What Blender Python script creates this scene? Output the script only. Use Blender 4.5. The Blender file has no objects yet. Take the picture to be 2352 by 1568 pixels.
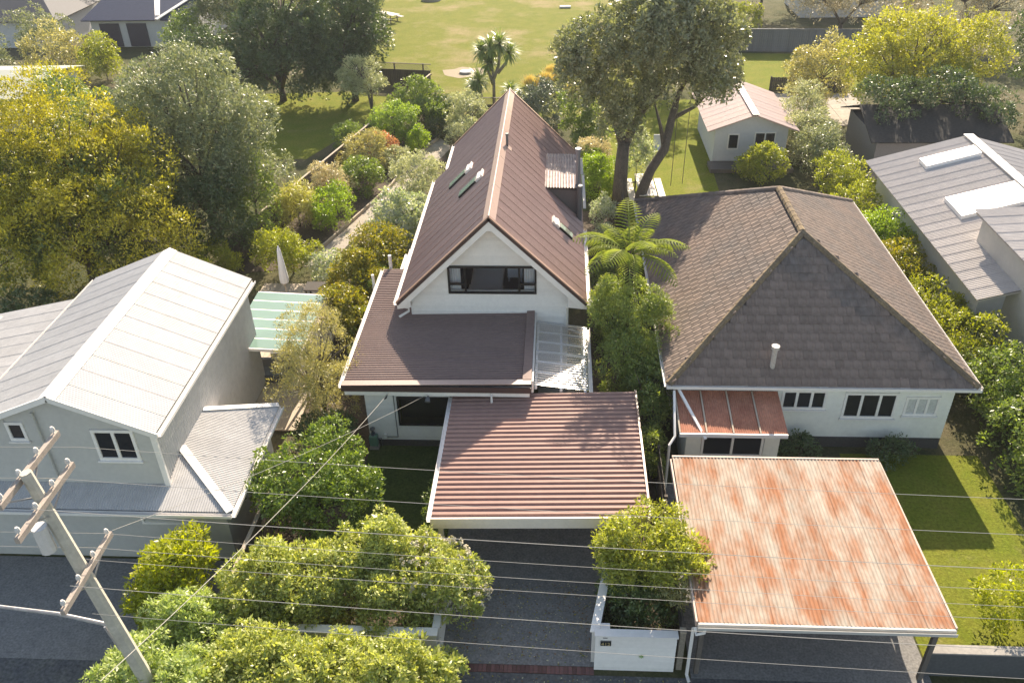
import bpy, math, random
import numpy as np
from mathutils import Vector, Matrix
random.seed(7)
SC = bpy.context.scene
COL = SC.collection

# ------------------------------------------------------------------ camera, world, sun, exposure
cam_d = bpy.data.cameras.new('camera')
cam = bpy.data.objects.new('camera', cam_d); COL.objects.link(cam)
RX = ((0.99859151, 0.00939851, -0.05221742), (0.04878637, -0.54948854, 0.83407568), (-0.02085381, -0.83544839, -0.54917311))
mw = Matrix.Identity(4)
for i in range(3):
    mw[i][0] = RX[i][0]; mw[i][1] = -RX[i][1]; mw[i][2] = -RX[i][2]
mw.translation = (0, 0, 20.2)
cam.matrix_world = mw
cam_d.sensor_width = 36.0; cam_d.lens = 36.0 * 1949 / 2352
cam_d.clip_start = 0.1; cam_d.clip_end = 4000
SC.camera = cam
CAM = np.array([0, 0, 20.2])

SUN_AZ, SUN_EL = 8.0, 33.0      # degrees right of +Y, degrees above the horizon
w = bpy.data.worlds.new('World'); SC.world = w; w.use_nodes = True
nt = w.node_tree; bg = nt.nodes['Background']
sky = nt.nodes.new('ShaderNodeTexSky'); sky.sky_type = 'NISHITA'; sky.sun_disc = False
sky.sun_elevation = math.radians(SUN_EL); sky.sun_rotation = math.radians(SUN_AZ)
sky.air_density = 1.0; sky.dust_density = 1.0; sky.ozone_density = 0.5
nt.links.new(sky.outputs[0], bg.inputs[0]); bg.inputs[1].default_value = 0.125
sd = bpy.data.lights.new('sun', 'SUN'); sd.energy = 5.0; sd.angle = math.radians(0.5); sd.color = (1.0, 0.935, 0.86)
sun = bpy.data.objects.new('sun', sd); COL.objects.link(sun)
sdir = Vector((math.sin(math.radians(SUN_AZ)) * math.cos(math.radians(SUN_EL)), math.cos(math.radians(SUN_AZ)) * math.cos(math.radians(SUN_EL)), math.sin(math.radians(SUN_EL))))
sun.rotation_euler = sdir.to_track_quat('Z', 'Y').to_euler(); sun.location = (10, 60, 60)
SC.view_settings.view_transform = 'Standard'; SC.view_settings.look = 'None'
SC.view_settings.gamma = 1.0; SC.view_settings.use_curve_mapping = False
SC.view_settings.use_white_balance = True; SC.view_settings.white_balance_temperature = 7800; SC.view_settings.white_balance_tint = 10
SC.view_settings.exposure = 1.08

cy = SC.cycles; cy.max_bounces = 7; cy.diffuse_bounces = 4; cy.glossy_bounces = 2; cy.transmission_bounces = 4; cy.transparent_max_bounces = 10; cy.volume_bounces = 0; cy.caustics_reflective = False; cy.caustics_refractive = False

# ------------------------------------------------------------------ materials
MATS = {}
LEAFK = 2.6
def _n(nt, t, **k):
    n = nt.nodes.new(t)
    for a, b in k.items(): setattr(n, a, b)
    return n
def mat(name, col, rough=0.65, var=0.18, scale=2.5, bump=0.0, bscale=40, objvar=0.0, metal=0.0, col2=None, spec=0.35, stretch=(1, 1, 1), amount=0.5, soft=0.18):
    """principled surface with two-scale noise variation, optional second colour (stains, rust) and fine relief"""
    if name in MATS: return MATS[name]
    m = bpy.data.materials.new(name); m.use_nodes = True; nt = m.node_tree; L = nt.links
    b = nt.nodes['Principled BSDF']
    b.inputs['Roughness'].default_value = rough; b.inputs['Metallic'].default_value = metal
    b.inputs['Specular IOR Level'].default_value = spec
    tc = _n(nt, 'ShaderNodeTexCoord'); mp = _n(nt, 'ShaderNodeMapping'); mp.inputs['Scale'].default_value = stretch
    L.new(tc.outputs['Object'], mp.inputs[0])
    n1 = _n(nt, 'ShaderNodeTexNoise'); n1.inputs['Scale'].default_value = scale; n1.inputs['Detail'].default_value = 6; n1.inputs['Roughness'].default_value = 0.65
    L.new(mp.outputs[0], n1.inputs['Vector'])
    c1 = _n(nt, 'ShaderNodeMix', data_type='RGBA'); c1.inputs[6].default_value = (*col, 1); c1.inputs[7].default_value = (*(col2 or col), 1)
    rp = _n(nt, 'ShaderNodeMapRange'); rp.inputs[1].default_value = amount - soft; rp.inputs[2].default_value = amount + soft
    L.new(n1.outputs[0], rp.inputs[0]); L.new(rp.outputs[0], c1.inputs[0])
    n2 = _n(nt, 'ShaderNodeTexNoise'); n2.inputs['Scale'].default_value = scale * 5.3; n2.inputs['Detail'].default_value = 5
    L.new(mp.outputs[0], n2.inputs['Vector'])
    v = _n(nt, 'ShaderNodeMapRange'); v.inputs[1].default_value = 0.25; v.inputs[2].default_value = 0.75
    v.inputs[3].default_value = 1 - var; v.inputs[4].default_value = 1 + var
    L.new(n2.outputs[0], v.inputs[0])
    hsv = _n(nt, 'ShaderNodeHueSaturation'); L.new(c1.outputs[2], hsv.inputs['Color'])
    if objvar:
        oi = _n(nt, 'ShaderNodeObjectInfo'); o = _n(nt, 'ShaderNodeMapRange')
        o.inputs[3].default_value = 1 - objvar; o.inputs[4].default_value = 1 + objvar
        L.new(oi.outputs['Random'], o.inputs[0])
        mu = _n(nt, 'ShaderNodeMath', operation='MULTIPLY'); L.new(v.outputs[0], mu.inputs[0]); L.new(o.outputs[0], mu.inputs[1])
        L.new(mu.outputs[0], hsv.inputs['Value'])
    else:
        L.new(v.outputs[0], hsv.inputs['Value'])
    L.new(hsv.outputs[0], b.inputs['Base Color'])
    if bump:
        n3 = _n(nt, 'ShaderNodeTexNoise'); n3.inputs['Scale'].default_value = bscale; n3.inputs['Detail'].default_value = 4
        L.new(mp.outputs[0], n3.inputs['Vector'])
        bp = _n(nt, 'ShaderNodeBump'); bp.inputs['Strength'].default_value = bump; bp.inputs['Distance'].default_value = 0.03
        L.new(n3.outputs[0], bp.inputs['Height']); L.new(bp.outputs[0], b.inputs['Normal'])
    MATS[name] = m
    return m

def leaf(name, c1, c2, trans=0.42, rough=0.42, spec=0.8, tint=(1.15, 1.2, 0.45), nscale=0.8):
    """leaf: per-leaf and per-clump colour, light passing through"""
    if name in MATS: return MATS[name]
    m = bpy.data.materials.new(name); m.use_nodes = True; nt = m.node_tree; L = nt.links
    c1 = tuple(min(0.6, q * LEAFK) for q in c1); c2 = tuple(min(0.6, q * LEAFK) for q in c2)
    b = nt.nodes['Principled BSDF']; out = nt.nodes['Material Output']
    b.inputs['Roughness'].default_value = rough; b.inputs['Specular IOR Level'].default_value = spec
    g = _n(nt, 'ShaderNodeNewGeometry'); tc = _n(nt, 'ShaderNodeTexCoord')
    nz = _n(nt, 'ShaderNodeTexNoise'); nz.inputs['Scale'].default_value = nscale; nz.inputs['Detail'].default_value = 3
    L.new(tc.outputs['Object'], nz.inputs['Vector'])
    ad = _n(nt, 'ShaderNodeMath', operation='ADD'); L.new(g.outputs['Random Per Island'], ad.inputs[0]); L.new(nz.outputs[0], ad.inputs[1])
    mr = _n(nt, 'ShaderNodeMapRange'); mr.inputs[1].default_value = 0.35; mr.inputs[2].default_value = 1.25; L.new(ad.outputs[0], mr.inputs[0])
    mx = _n(nt, 'ShaderNodeMix', data_type='RGBA'); mx.inputs[6].default_value = (*c1, 1); mx.inputs[7].default_value = (*c2, 1)
    L.new(mr.outputs[0], mx.inputs[0]); L.new(mx.outputs[2], b.inputs['Base Color'])
    ti = _n(nt, 'ShaderNodeMix', data_type='RGBA', blend_type='MULTIPLY'); ti.inputs[0].default_value = 1.0
    ti.inputs[7].default_value = (*tint, 1); L.new(mx.outputs[2], ti.inputs[6])
    tr = _n(nt, 'ShaderNodeBsdfTranslucent'); L.new(ti.outputs[2], tr.inputs[0])
    ms = _n(nt, 'ShaderNodeMixShader'); ms.inputs[0].default_value = trans
    L.new(b.outputs[0], ms.inputs[1]); L.new(tr.outputs[0], ms.inputs[2]); L.new(ms.outputs[0], out.inputs[0])
    MATS[name] = m
    return m

def glass(name, tint=(0.9, 0.95, 0.95), clear=0.85, rough=0.05, body=(0.6, 0.62, 0.62)):
    """thin sheet: lets light through, reflects by fresnel, part milky"""
    if name in MATS: return MATS[name]
    m = bpy.data.materials.new(name); m.use_nodes = True; nt = m.node_tree; L = nt.links
    b = nt.nodes['Principled BSDF']; out = nt.nodes['Material Output']
    b.inputs['Base Color'].default_value = (*body, 1); b.inputs['Roughness'].default_value = rough
    t = _n(nt, 'ShaderNodeBsdfTransparent'); t.inputs[0].default_value = (*tint, 1)
    gl = _n(nt, 'ShaderNodeBsdfGlossy'); gl.inputs['Roughness'].default_value = rough
    fr = _n(nt, 'ShaderNodeFresnel'); fr.inputs[0].default_value = 1.45
    m1 = _n(nt, 'ShaderNodeMixShader'); m1.inputs[0].default_value = clear
    L.new(b.outputs[0], m1.inputs[1]); L.new(t.outputs[0], m1.inputs[2])
    m2 = _n(nt, 'ShaderNodeMixShader'); L.new(fr.outputs[0], m2.inputs[0]); L.new(m1.outputs[0], m2.inputs[1]); L.new(gl.outputs[0], m2.inputs[2])
    L.new(m2.outputs[0], out.inputs[0])
    MATS[name] = m
    return m

WHITE = mat('white_paint', (0.86, 0.825, 0.79), 0.55, 0.04, 1.5, bump=0.05, objvar=0.05, col2=(0.80, 0.765, 0.73))
CREAM = mat('cream_paint', (0.84, 0.74, 0.65), 0.55, 0.05, 2, col2=(0.76, 0.67, 0.59))
BROWN = mat('brown_roof_steel', (0.36, 0.230, 0.200), 0.45, 0.10, 1.2, objvar=0.05, col2=(0.32, 0.20, 0.175), spec=0.4)
BROWNC = mat('brown_carport_steel', (0.375, 0.228, 0.190), 0.55, 0.08, 1.0, objvar=0.04, col2=(0.325, 0.20, 0.17), spec=0.15)
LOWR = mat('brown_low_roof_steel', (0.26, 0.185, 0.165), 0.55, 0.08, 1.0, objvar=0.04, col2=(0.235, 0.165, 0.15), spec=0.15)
FLASH = mat('brown_flashing', (0.30, 0.185, 0.145), 0.4, 0.06, 1.5, spec=0.5)
RIDGEC = mat('faded_ridge_flashing', (0.42, 0.30, 0.26), 0.4, 0.06, 1.5, spec=0.5)
DKBROWN = mat('dark_brown_fascia', (0.075, 0.045, 0.042), 0.5, 0.1, 2)
BLACKF = mat('black_aluminium', (0.018, 0.017, 0.018), 0.4, 0.1, 3)
GLASSW = glass('window_glass', (0.96, 0.97, 0.98), 1.0, 0.01)
DARKIN = mat('dark_interior', (0.035, 0.033, 0.035), 0.9, 0.2, 3)
GALV = mat('galvanised_steel', (0.42, 0.42, 0.43), 0.42, 0.18, 3, objvar=0.06, metal=0.35, col2=(0.33, 0.32, 0.33))
FLUE = mat('flue_steel', (0.20, 0.22, 0.25), 0.4, 0.12, 4, metal=0.5)
ASPH = mat('driveway_asphalt', (0.20, 0.195, 0.195), 0.9, 0.32, 3.0, bump=0.5, bscale=160, col2=(0.255, 0.25, 0.24))
ROAD = mat('verge_asphalt', (0.095, 0.10, 0.11), 0.9, 0.5, 2.0, bump=0.6, bscale=120, col2=(0.15, 0.15, 0.14), amount=0.55)
BRICK = mat('paver_brick', (0.19, 0.085, 0.075), 0.85, 0.25, 12, objvar=0.28, col2=(0.13, 0.075, 0.072), bump=0.2)
CONC = mat('concrete', (0.36, 0.34, 0.31), 0.9, 0.15, 2, bump=0.2, col2=(0.29, 0.27, 0.25))
PATHC = mat('path_concrete', (0.40, 0.36, 0.31), 0.9, 0.18, 1.5, bump=0.25, col2=(0.32, 0.28, 0.235))
TIMBER = mat('weathered_timber', (0.150, 0.128, 0.110), 0.85, 0.25, 4, objvar=0.18, bump=0.3, stretch=(6, 6, 0.8), col2=(0.11, 0.098, 0.088))
PALET = mat('pale_timber', (0.50, 0.42, 0.33), 0.8, 0.15, 4, objvar=0.1, stretch=(5, 5, 1), col2=(0.4, 0.33, 0.26))
DARKT = mat('dark_stained_timber', (0.060, 0.052, 0.046), 0.8, 0.2, 4, objvar=0.2)
GREYF = mat('grey_fence_boards', (0.165, 0.175, 0.20), 0.8, 0.12, 3, objvar=0.12)
BARK = mat('tree_bark', (0.14, 0.115, 0.095), 0.95, 0.35, 6, bump=0.8, bscale=14, stretch=(1, 1, 0.35), col2=(0.085, 0.072, 0.062))
PALEBARK = mat('pale_bark', (0.27, 0.235, 0.19), 0.95, 0.25, 6, bump=0.6, bscale=18, stretch=(1, 1, 0.4))
FERNBARK = mat('fern_trunk', (0.045, 0.033, 0.026), 1.0, 0.4, 12, bump=1.0, bscale=40)
LNROOF = mat('white_roof_steel', (0.53, 0.515, 0.505), 0.55, 0.08, 0.8, objvar=0.035, col2=(0.47, 0.455, 0.445), spec=0.25)
LNWALL = mat('pale_grey_boards', (0.54, 0.53, 0.50), 0.65, 0.05, 1.2, col2=(0.50, 0.49, 0.465))
RNWALL = mat('pale_mint_boards', (0.82, 0.81, 0.75), 0.65, 0.05, 1.2, col2=(0.76, 0.755, 0.70))
TILE = mat('concrete_roof_tile', (0.225, 0.162, 0.130), 0.8, 0.28, 0.7, objvar=0.14, bump=0.25, col2=(0.155, 0.130, 0.118))
LICHEN = mat('lichened_hip_tile', (0.24, 0.175, 0.095), 0.9, 0.3, 3, objvar=0.12, col2=(0.15, 0.115, 0.09))
RUST = mat('rusty_iron', (0.42, 0.365, 0.305), 0.75, 0.16, 0.85, objvar=0.06, col2=(0.345, 0.158, 0.086), amount=0.505, soft=0.11, stretch=(1.7, 0.6, 1), spec=0.2)
RUSTD = mat('rust_red_iron', (0.50, 0.225, 0.145), 0.75, 0.15, 1.5, objvar=0.08, col2=(0.36, 0.14, 0.09), spec=0.3)
PINKR = mat('faded_pink_roof', (0.60, 0.45, 0.40), 0.6, 0.08, 1.0, objvar=0.04, col2=(0.55, 0.42, 0.39))
GREYR = mat('pale_grey_roof', (0.55, 0.505, 0.475), 0.55, 0.07, 0.6, objvar=0.05, col2=(0.50, 0.46, 0.435))
NAVY = mat('navy_roof', (0.055, 0.065, 0.105), 0.6, 0.12, 1.0, objvar=0.05)
PALEWALL = mat('offwhite_render', (0.60, 0.60, 0.62), 0.7, 0.05, 1.0)
DARKGLASS = mat('dark_glass', (0.02, 0.022, 0.026), 0.08, 0.05, 1.0, spec=0.5)
MINT = glass('mint_glazing', (0.62, 0.90, 0.80), 0.55, 0.15, (0.42, 0.66, 0.56))
CLEARP = glass('clear_corrugated_plastic', (0.95, 0.95, 0.96), 0.80, 0.25, (0.60, 0.61, 0.64))
SKYL = glass('skylight_glass', (0.25, 0.36, 0.33), 0.08, 0.12, (0.27, 0.39, 0.35))
SOIL = mat('garden_soil', (0.075, 0.056, 0.042), 0.95, 0.4, 2, bump=0.6, bscale=20, col2=(0.11, 0.085, 0.06))
CONCPOLE = mat('pole_concrete', (0.52, 0.49, 0.42), 0.85, 0.12, 2, bump=0.15, col2=(0.44, 0.41, 0.35))
ARM = mat('crossarm_timber', (0.42, 0.36, 0.31), 0.85, 0.15, 5, col2=(0.33, 0.28, 0.25))
WIRE = mat('aluminium_wire', (0.50, 0.47, 0.42), 0.45, 0.05, 1, metal=0.2)
PORC = mat('porcelain', (0.62, 0.60, 0.58), 0.25, 0.05, 2)
GREENBOX = mat('green_enamel', (0.115, 0.24, 0.18), 0.5, 0.2, 8)
GREYMET = mat('grey_metal', (0.12, 0.125, 0.13), 0.5, 0.1, 4)
TEAL = mat('teal_canvas', (0.06, 0.36, 0.29), 0.6, 0.1, 2)
LINEN = mat('white_linen', (0.82, 0.82, 0.84), 0.9, 0.06, 4, bump=0.4, bscale=9)
CARPET = mat('dark_carpet', (0.050, 0.047, 0.055), 1.0, 0.2, 8)
BLACKP = mat('black_plate', (0.012, 0.012, 0.012), 0.35, 0.1, 5)
GOLDN = mat('brass_numeral', (0.62, 0.50, 0.26), 0.35, 0.1, 6, metal=0.3)
TABLEW = mat('pale_table_boards', (0.66, 0.60, 0.55), 0.65, 0.08, 3, objvar=0.05)
FLOWERW = mat('cream_flower', (0.62, 0.56, 0.42), 0.8, 0.1, 4)

def grass_mat(name, a, b, dry, amount, scale=0.35, soft=0.10):
    m = bpy.data.materials.new(name); m.use_nodes = True; nt = m.node_tree; L = nt.links
    bs = nt.nodes['Principled BSDF']; bs.inputs['Roughness'].default_value = 0.95; bs.inputs['Specular IOR Level'].default_value = 0.1
    tc = _n(nt, 'ShaderNodeTexCoord')
    def noise(s, d=6, r=0.6):
        n = _n(nt, 'ShaderNodeTexNoise'); n.inputs['Scale'].default_value = s; n.inputs['Detail'].default_value = d; n.inputs['Roughness'].default_value = r
        L.new(tc.outputs['Object'], n.inputs['Vector']); return n
    def rng(n, lo, hi):
        r = _n(nt, 'ShaderNodeMapRange'); r.inputs[1].default_value = lo; r.inputs[2].default_value = hi; L.new(n.outputs[0], r.inputs[0]); return r
    m1 = _n(nt, 'ShaderNodeMix', data_type='RGBA'); m1.inputs[6].default_value = (*a, 1); m1.inputs[7].default_value = (*b, 1)
    L.new(rng(noise(0.9), 0.35, 0.65).outputs[0], m1.inputs[0])
    m2 = _n(nt, 'ShaderNodeMix', data_type='RGBA'); m2.inputs[7].default_value = (*dry, 1); L.new(m1.outputs[2], m2.inputs[6])
    L.new(rng(noise(scale, 8, 0.68), amount - soft, amount + soft).outputs[0], m2.inputs[0])
    h = _n(nt, 'ShaderNodeHueSaturation'); L.new(m2.outputs[2], h.inputs['Color'])
    r = rng(noise(9, 5, 0.75), 0.25, 0.75); r.inputs[3].default_value = 0.55; r.inputs[4].default_value = 1.4; L.new(r.outputs[0], h.inputs['Value'])
    L.new(h.outputs[0], bs.inputs['Base Color'])
    bp = _n(nt, 'ShaderNodeBump'); bp.inputs['Strength'].default_value = 0.8; bp.inputs['Distance'].default_value = 0.06
    L.new(noise(14, 6, 0.8).outputs[0], bp.inputs['Height']); L.new(bp.outputs[0], bs.inputs['Normal'])
    return m
LAWN = grass_mat('park_grass', (0.140, 0.165, 0.020), (0.185, 0.188, 0.032), (0.30, 0.24, 0.12), 0.58, 0.16, 0.09)
LAWN2 = grass_mat('yard_grass', (0.150, 0.185, 0.022), (0.20, 0.205, 0.034), (0.29, 0.24, 0.11), 0.68, 0.3)
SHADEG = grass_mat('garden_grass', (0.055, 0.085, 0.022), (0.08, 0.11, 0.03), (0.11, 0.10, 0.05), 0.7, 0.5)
GROUND = grass_mat('rough_ground', (0.060, 0.072, 0.030), (0.10, 0.10, 0.045), (0.15, 0.125, 0.08), 0.55, 0.12)

# ------------------------------------------------------------------ mesh helpers
ROOT = {}
def thing(name, label, cat, loc=(0, 0, 0), group=None):
    o = bpy.data.objects.new(name, None); COL.objects.link(o); o.location = loc; o.empty_display_size = 0.2
    o['label'] = label; o['category'] = cat
    if group: o['group'] = group
    ROOT[o] = Vector(loc)
    return o
def tag(o, label=None, cat=None, group=None, kind=None):
    if label: o['label'] = label
    if cat: o['category'] = cat
    if group: o['group'] = group
    if kind: o['kind'] = kind
    return o
class B:
    """collects shapes in world coordinates; build() links them as one mesh object"""
    def __init__(s): s.v = []; s.f = []
    def poly(s, pts):
        n = len(s.v); s.v += [tuple(p) for p in pts]; s.f.append(tuple(range(n, n + len(pts)))); return s
    def hexa(s, p):   # 8 corners: bottom 4 ccw, top 4 ccw
        n = len(s.v); s.v += [tuple(q) for q in p]
        for q in ((3, 2, 1, 0), (4, 5, 6, 7), (0, 1, 5, 4), (1, 2, 6, 5), (2, 3, 7, 6), (3, 0, 4, 7)): s.f.append(tuple(n + i for i in q))
        return s
    def box(s, x0, x1, y0, y1, z0, z1):
        return s.hexa([(x0, y0, z0), (x1, y0, z0), (x1, y1, z0), (x0, y1, z0), (x0, y0, z1), (x1, y0, z1), (x1, y1, z1), (x0, y1, z1)])
    def bar(s, a, b, w, h, up=(0, 0, 1)):
        a = Vector(a); b = Vector(b); d = (b - a).normalized(); u = Vector(up)
        if abs(d.dot(u)) > 0.98: u = Vector((0, 1, 0))
        r = d.cross(u).normalized(); u = r.cross(d).normalized(); r *= w / 2; u *= h / 2
        return s.hexa([a - r - u, a + r - u, b + r - u, b - r - u, a - r + u, a + r + u, b + r + u, b - r + u])
    def tube(s, pts, rad, n=8, cap=True):
        pts = [Vector(p) for p in pts]
        if not hasattr(rad, '__len__'): rad = [rad] * len(pts)
        base = len(s.v); prev = None
        for i, p in enumerate(pts):
            d = (pts[min(i + 1, len(pts) - 1)] - pts[max(i - 1, 0)]).normalized()
            u = prev if prev is not None else (Vector((1, 0, 0)) if abs(d.x) < 0.9 else Vector((0, 1, 0)))
            u = (u - d * u.dot(d)).normalized(); prev = u; v = d.cross(u)
            for k in range(n):
                a = 2 * math.pi * k / n; s.v.append(tuple(p + (u * math.cos(a) + v * math.sin(a)) * rad[i]))
        for i in range(len(pts) - 1):
            for k in range(n):
                a = base + i * n + k; b = base + i * n + (k + 1) % n; s.f.append((a, b, b + n, a + n))
        if cap:
            s.f.append(tuple(base + k for k in reversed(range(n)))); e = base + (len(pts) - 1) * n; s.f.append(tuple(e + k for k in range(n)))
        return s
    def slab(s, pts, t):  # polygon (ccw from above) extruded down along its normal
        pts = [Vector(p) for p in pts]; nrm = (pts[1] - pts[0]).cross(pts[2] - pts[0]).normalized()
        if nrm.z < -0.01: pts = pts[::-1]; nrm = -nrm
        lo = [p - nrm * t for p in pts]; n = len(s.v); k = len(pts); s.v += [tuple(p) for p in pts] + [tuple(p) for p in lo]
        s.f.append(tuple(n + i for i in range(k))); s.f.append(tuple(n + k + i for i in reversed(range(k))))
        for i in range(k): j = (i + 1) % k; s.f.append((n + i, n + k + i, n + k + j, n + j))
        return s
    def corr(s, o, u, v, prof, nrm):
        """profile [(distance along u, height)] swept along v"""
        o = Vector(o); u = Vector(u).normalized(); v = Vector(v); nrm = Vector(nrm).normalized(); n = len(s.v); k = len(prof)
        for e in (0, 1):
            for d, h in prof: s.v.append(tuple(o + u * d + nrm * h + v * e))
        for i in range(k - 1): s.f.append((n + i, n + i + 1, n + k + i + 1, n + k + i))
        return s
    def build(s, name, m, parent=None, smooth=False):
        off = ROOT[parent] if parent is not None else Vector((0, 0, 0))
        me = bpy.data.meshes.new(name); me.from_pydata([(x - off.x, y - off.y, z - off.z) for x, y, z in s.v], [], s.f)
        me.materials.append(m); me.validate()
        if smooth: me.polygons.foreach_set('use_smooth', [True] * len(me.polygons))
        o = bpy.data.objects.new(name, me); COL.objects.link(o)
        if parent is not None: o.parent = parent
        ROOT[o] = off
        return o
def inst(name, me, parent, loc, rot=(0, 0, 0), scale=(1, 1, 1)):
    o = bpy.data.objects.new(name, me); COL.objects.link(o)
    off = ROOT[parent] if parent is not None else Vector((0, 0, 0))
    o.parent = parent; o.location = Vector(loc) - off; o.rotation_euler = rot; o.scale = scale; ROOT[o] = off
    return o
def unit_mesh(name, b, m):
    me = bpy.data.meshes.new(name); me.from_pydata(b.v, [], b.f); me.materials.append(m); return me
def wave(width, pitch, h, n=5):
    k = int(round(width / pitch)) * n
    return [(width * i / k, h * 0.5 * (1 + math.cos(2 * math.pi * i / n))) for i in range(k + 1)]
def ribs(width, pitch, h, top, slope, phase=0.0):
    """trapezoid ribs: pans with raised ribs"""
    p = [(0, 0)]; n = max(1, int(round(width / pitch))); pt = width / n
    for i in range(n):
        c = (i + 0.5) * pt
        p += [(c - top / 2 - slope, 0), (c - top / 2, h), (c + top / 2, h), (c + top / 2 + slope, 0)]
    p.append((width, 0)); return p
def struct(o): o['kind'] = 'structure'; return o

BOARD_N = 0
def boards(parent, y, z0, z1, pitch, xl, xr, m, holes=(), t=0.030, sign=-1, joined=None):
    """horizontal weatherboards on a wall facing -Y (sign -1); xl/xr functions of z; holes (x0,x1,z0,z1); each board its own part unless joined"""
    n = max(1, int(round((z1 - z0) / pitch))); ph = (z1 - z0) / n
    acc = B() if joined else None
    for i in range(n):
        a = z0 + i * ph; b = a + ph
        segs = [(xl(a), xr(a), xl(b), xr(b))]
        for (h0, h1, hz0, hz1) in holes:
            if b > hz0 + 0.01 and a < hz1 - 0.01:
                ns = []
                for (p, q, r, s_) in segs:
                    if h0 > p and h1 < q: ns += [(p, h0, r, h0), (h1, q, h1, s_)]
                    else: ns.append((p, q, r, s_))
                segs = ns
        for (p, q, r, s_) in segs:
            if q - p < 0.03: continue
            r2, s2 = (r, s_) if s_ > r else ((r + s_) / 2, (r + s_) / 2)
            bb = acc or B()
            bb.hexa([(p, y + sign * t, a), (q, y + sign * t, a), (q, y, a), (p, y, a), (r2, y + sign * 0.005, b), (s2, y + sign * 0.005, b), (s2, y, b), (r2, y, b)])
            if not joined: bb.build('weatherboard', m, parent)
    if joined: return acc.build(joined, m, parent)
def window(parent, x0, x1, z0, z1, y, frame, fw=0.06, mull=(), trans=(), depth=0.09, glassm=None, name='window', sill=None):
    """framed window facing -Y; frame, panes and mullions"""
    b = B(); ya, yb = y - 0.05, y - 0.05 + depth
    b.box(x0, x1, ya, yb, z0, z0 + fw).box(x0, x1, ya, yb, z1 - fw, z1)
    b.box(x0, x0 + fw, ya, yb, z0 + fw, z1 - fw).box(x1 - fw, x1, ya, yb, z0 + fw, z1 - fw)
    for mx in mull: b.box(mx - fw / 2, mx + fw / 2, ya + 0.003, yb - 0.003, z0 + fw, z1 - fw)
    for (ta, tb, tz) in trans: b.box(ta, tb, ya + 0.006, yb - 0.006, tz - fw / 2, tz + fw / 2)
    wd = b.build(name, frame, parent)
    xs = [x0 + fw] + sorted(mull) + [x1 - fw]
    for i in range(len(xs) - 1):
        B().box(xs[i] + (fw / 2 if i else 0), xs[i + 1] - (fw / 2 if i < len(xs) - 2 else 0), y - 0.012, y - 0.006, z0 + fw, z1 - fw).build('pane', glassm or GLASSW, wd)
    if sill: B().box(x0 - 0.05, x1 + 0.05, y - 0.11, y - 0.051, z0 - 0.05, z0 - 0.002).build('sill', sill, wd)
    return wd
def gutter(parent, a, b, m, r=0.06, name='gutter'):
    """open box gutter from a to b"""
    a = Vector(a); b = Vector(b); d = (b - a).normalized(); n = Vector((-d.y, d.x, 0))
    bb = B(); w_ = r
    def lay(o, wx, wz, z): bb.bar(a + n * o + Vector((0, 0, z)), b + n * o + Vector((0, 0, z)), wx, wz)
    lay(0, 2 * w_, 0.01, 0); lay(-w_, 0.012, 0.10, 0.047); lay(w_, 0.012, 0.10, 0.047)
    return bb.build(name, m, parent)

# ------------------------------------------------------------------ setting
def sheet(name, pts, z, m, kind='structure'):
    o = B().poly([(x, y, z) for x, y in pts]).build(name, m); o['kind'] = kind; return o
sheet('ground', [(-1500, -600), (1500, -600), (1500, 2400), (-1500, 2400)], 0, GROUND)
sheet('park_lawn', [(-9.3, 60.2), (3.2, 60.2), (4.5, 66), (14.4, 78), (14.4, 180), (-60, 180), (-30, 96), (-20, 84), (-16.2, 69.3), (-9.6, 68.2)], 0.012, LAWN)
sheet('back_lawn', [(2.9, 40), (9.2, 40), (9.6, 52), (14.0, 53), (14.4, 64), (4.2, 64), (2.6, 50)], 0.010, LAWN2)
sheet('neighbour_lawn', [(14.6, 66.2), (26.5, 66.0), (27.5, 76.2), (14.8, 77)], 0.012, LAWN2)
sheet('left_lawn', [(-24, 52.0), (-16.4, 52.0), (-14.6, 57), (-12.2, 64.5), (-16, 66.5), (-24, 66)], 0.012, LAWN2)
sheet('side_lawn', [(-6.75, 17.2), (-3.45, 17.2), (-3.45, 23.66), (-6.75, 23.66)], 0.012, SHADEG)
sheet('yard_lawn', [(10.1, 14.9), (14.9, 14.9), (14.9, 23.6), (10.1, 23.6)], 0.012, LAWN2)
sheet('garden_bed', [(-16.3, 36.5), (-12.9, 37.2), (-10.1, 47.4), (-8.2, 55.7), (-9.7, 63.5), (-12.4, 57.0)], 0.014, SOIL)
sheet('side_garden_bed', [(-11.2, 26), (-6.9, 24), (-6.9, 33.6), (-5.7, 34), (-5.7, 44.5), (-7.4, 53.0), (-9.2, 44.8), (-11.3, 37.8)], 0.016, SOIL)
sheet('front_garden_bed', [(-9.1, 14.62), (-3.25, 14.62), (-3.25, 17.19), (-6.76, 17.19), (-6.76, 24.0), (-9.1, 24.0)], 0.008, SOIL)
sheet('right_side_bed', [(1.45, 24.2), (3.85, 24.2), (3.85, 44), (1.3, 44)], 0.014, SOIL)
sheet('corner_garden_bed', [(1.2, 14.6), (3.3, 14.6), (3.4, 24), (2.8, 24)], 0.009, SOIL)
drive = sheet('driveway', [(-3.12, 14.56), (1.12, 14.56), (1.55, 17.2), (2.7, 17.9), (2.7, 23.66), (-3.44, 23.66), (-3.44, 17.2), (-3.12, 17.0)], 0.016, ASPH)
sheet('street_verge', [(-60, -30), (60, -30), (60, 14.30), (-60, 14.30)], 0.006, ROAD)
sheet('neighbour_driveway', [(3.7, 14.3), (10.05, 14.3), (10.05, 21.9), (3.7, 21.9)], 0.010, ASPH)
sheet('left_neighbour_driveway', [(-26, 14.3), (-9.3, 14.3), (-9.3, 18.0), (-26, 18.0)], 0.010, ASPH)
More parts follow.
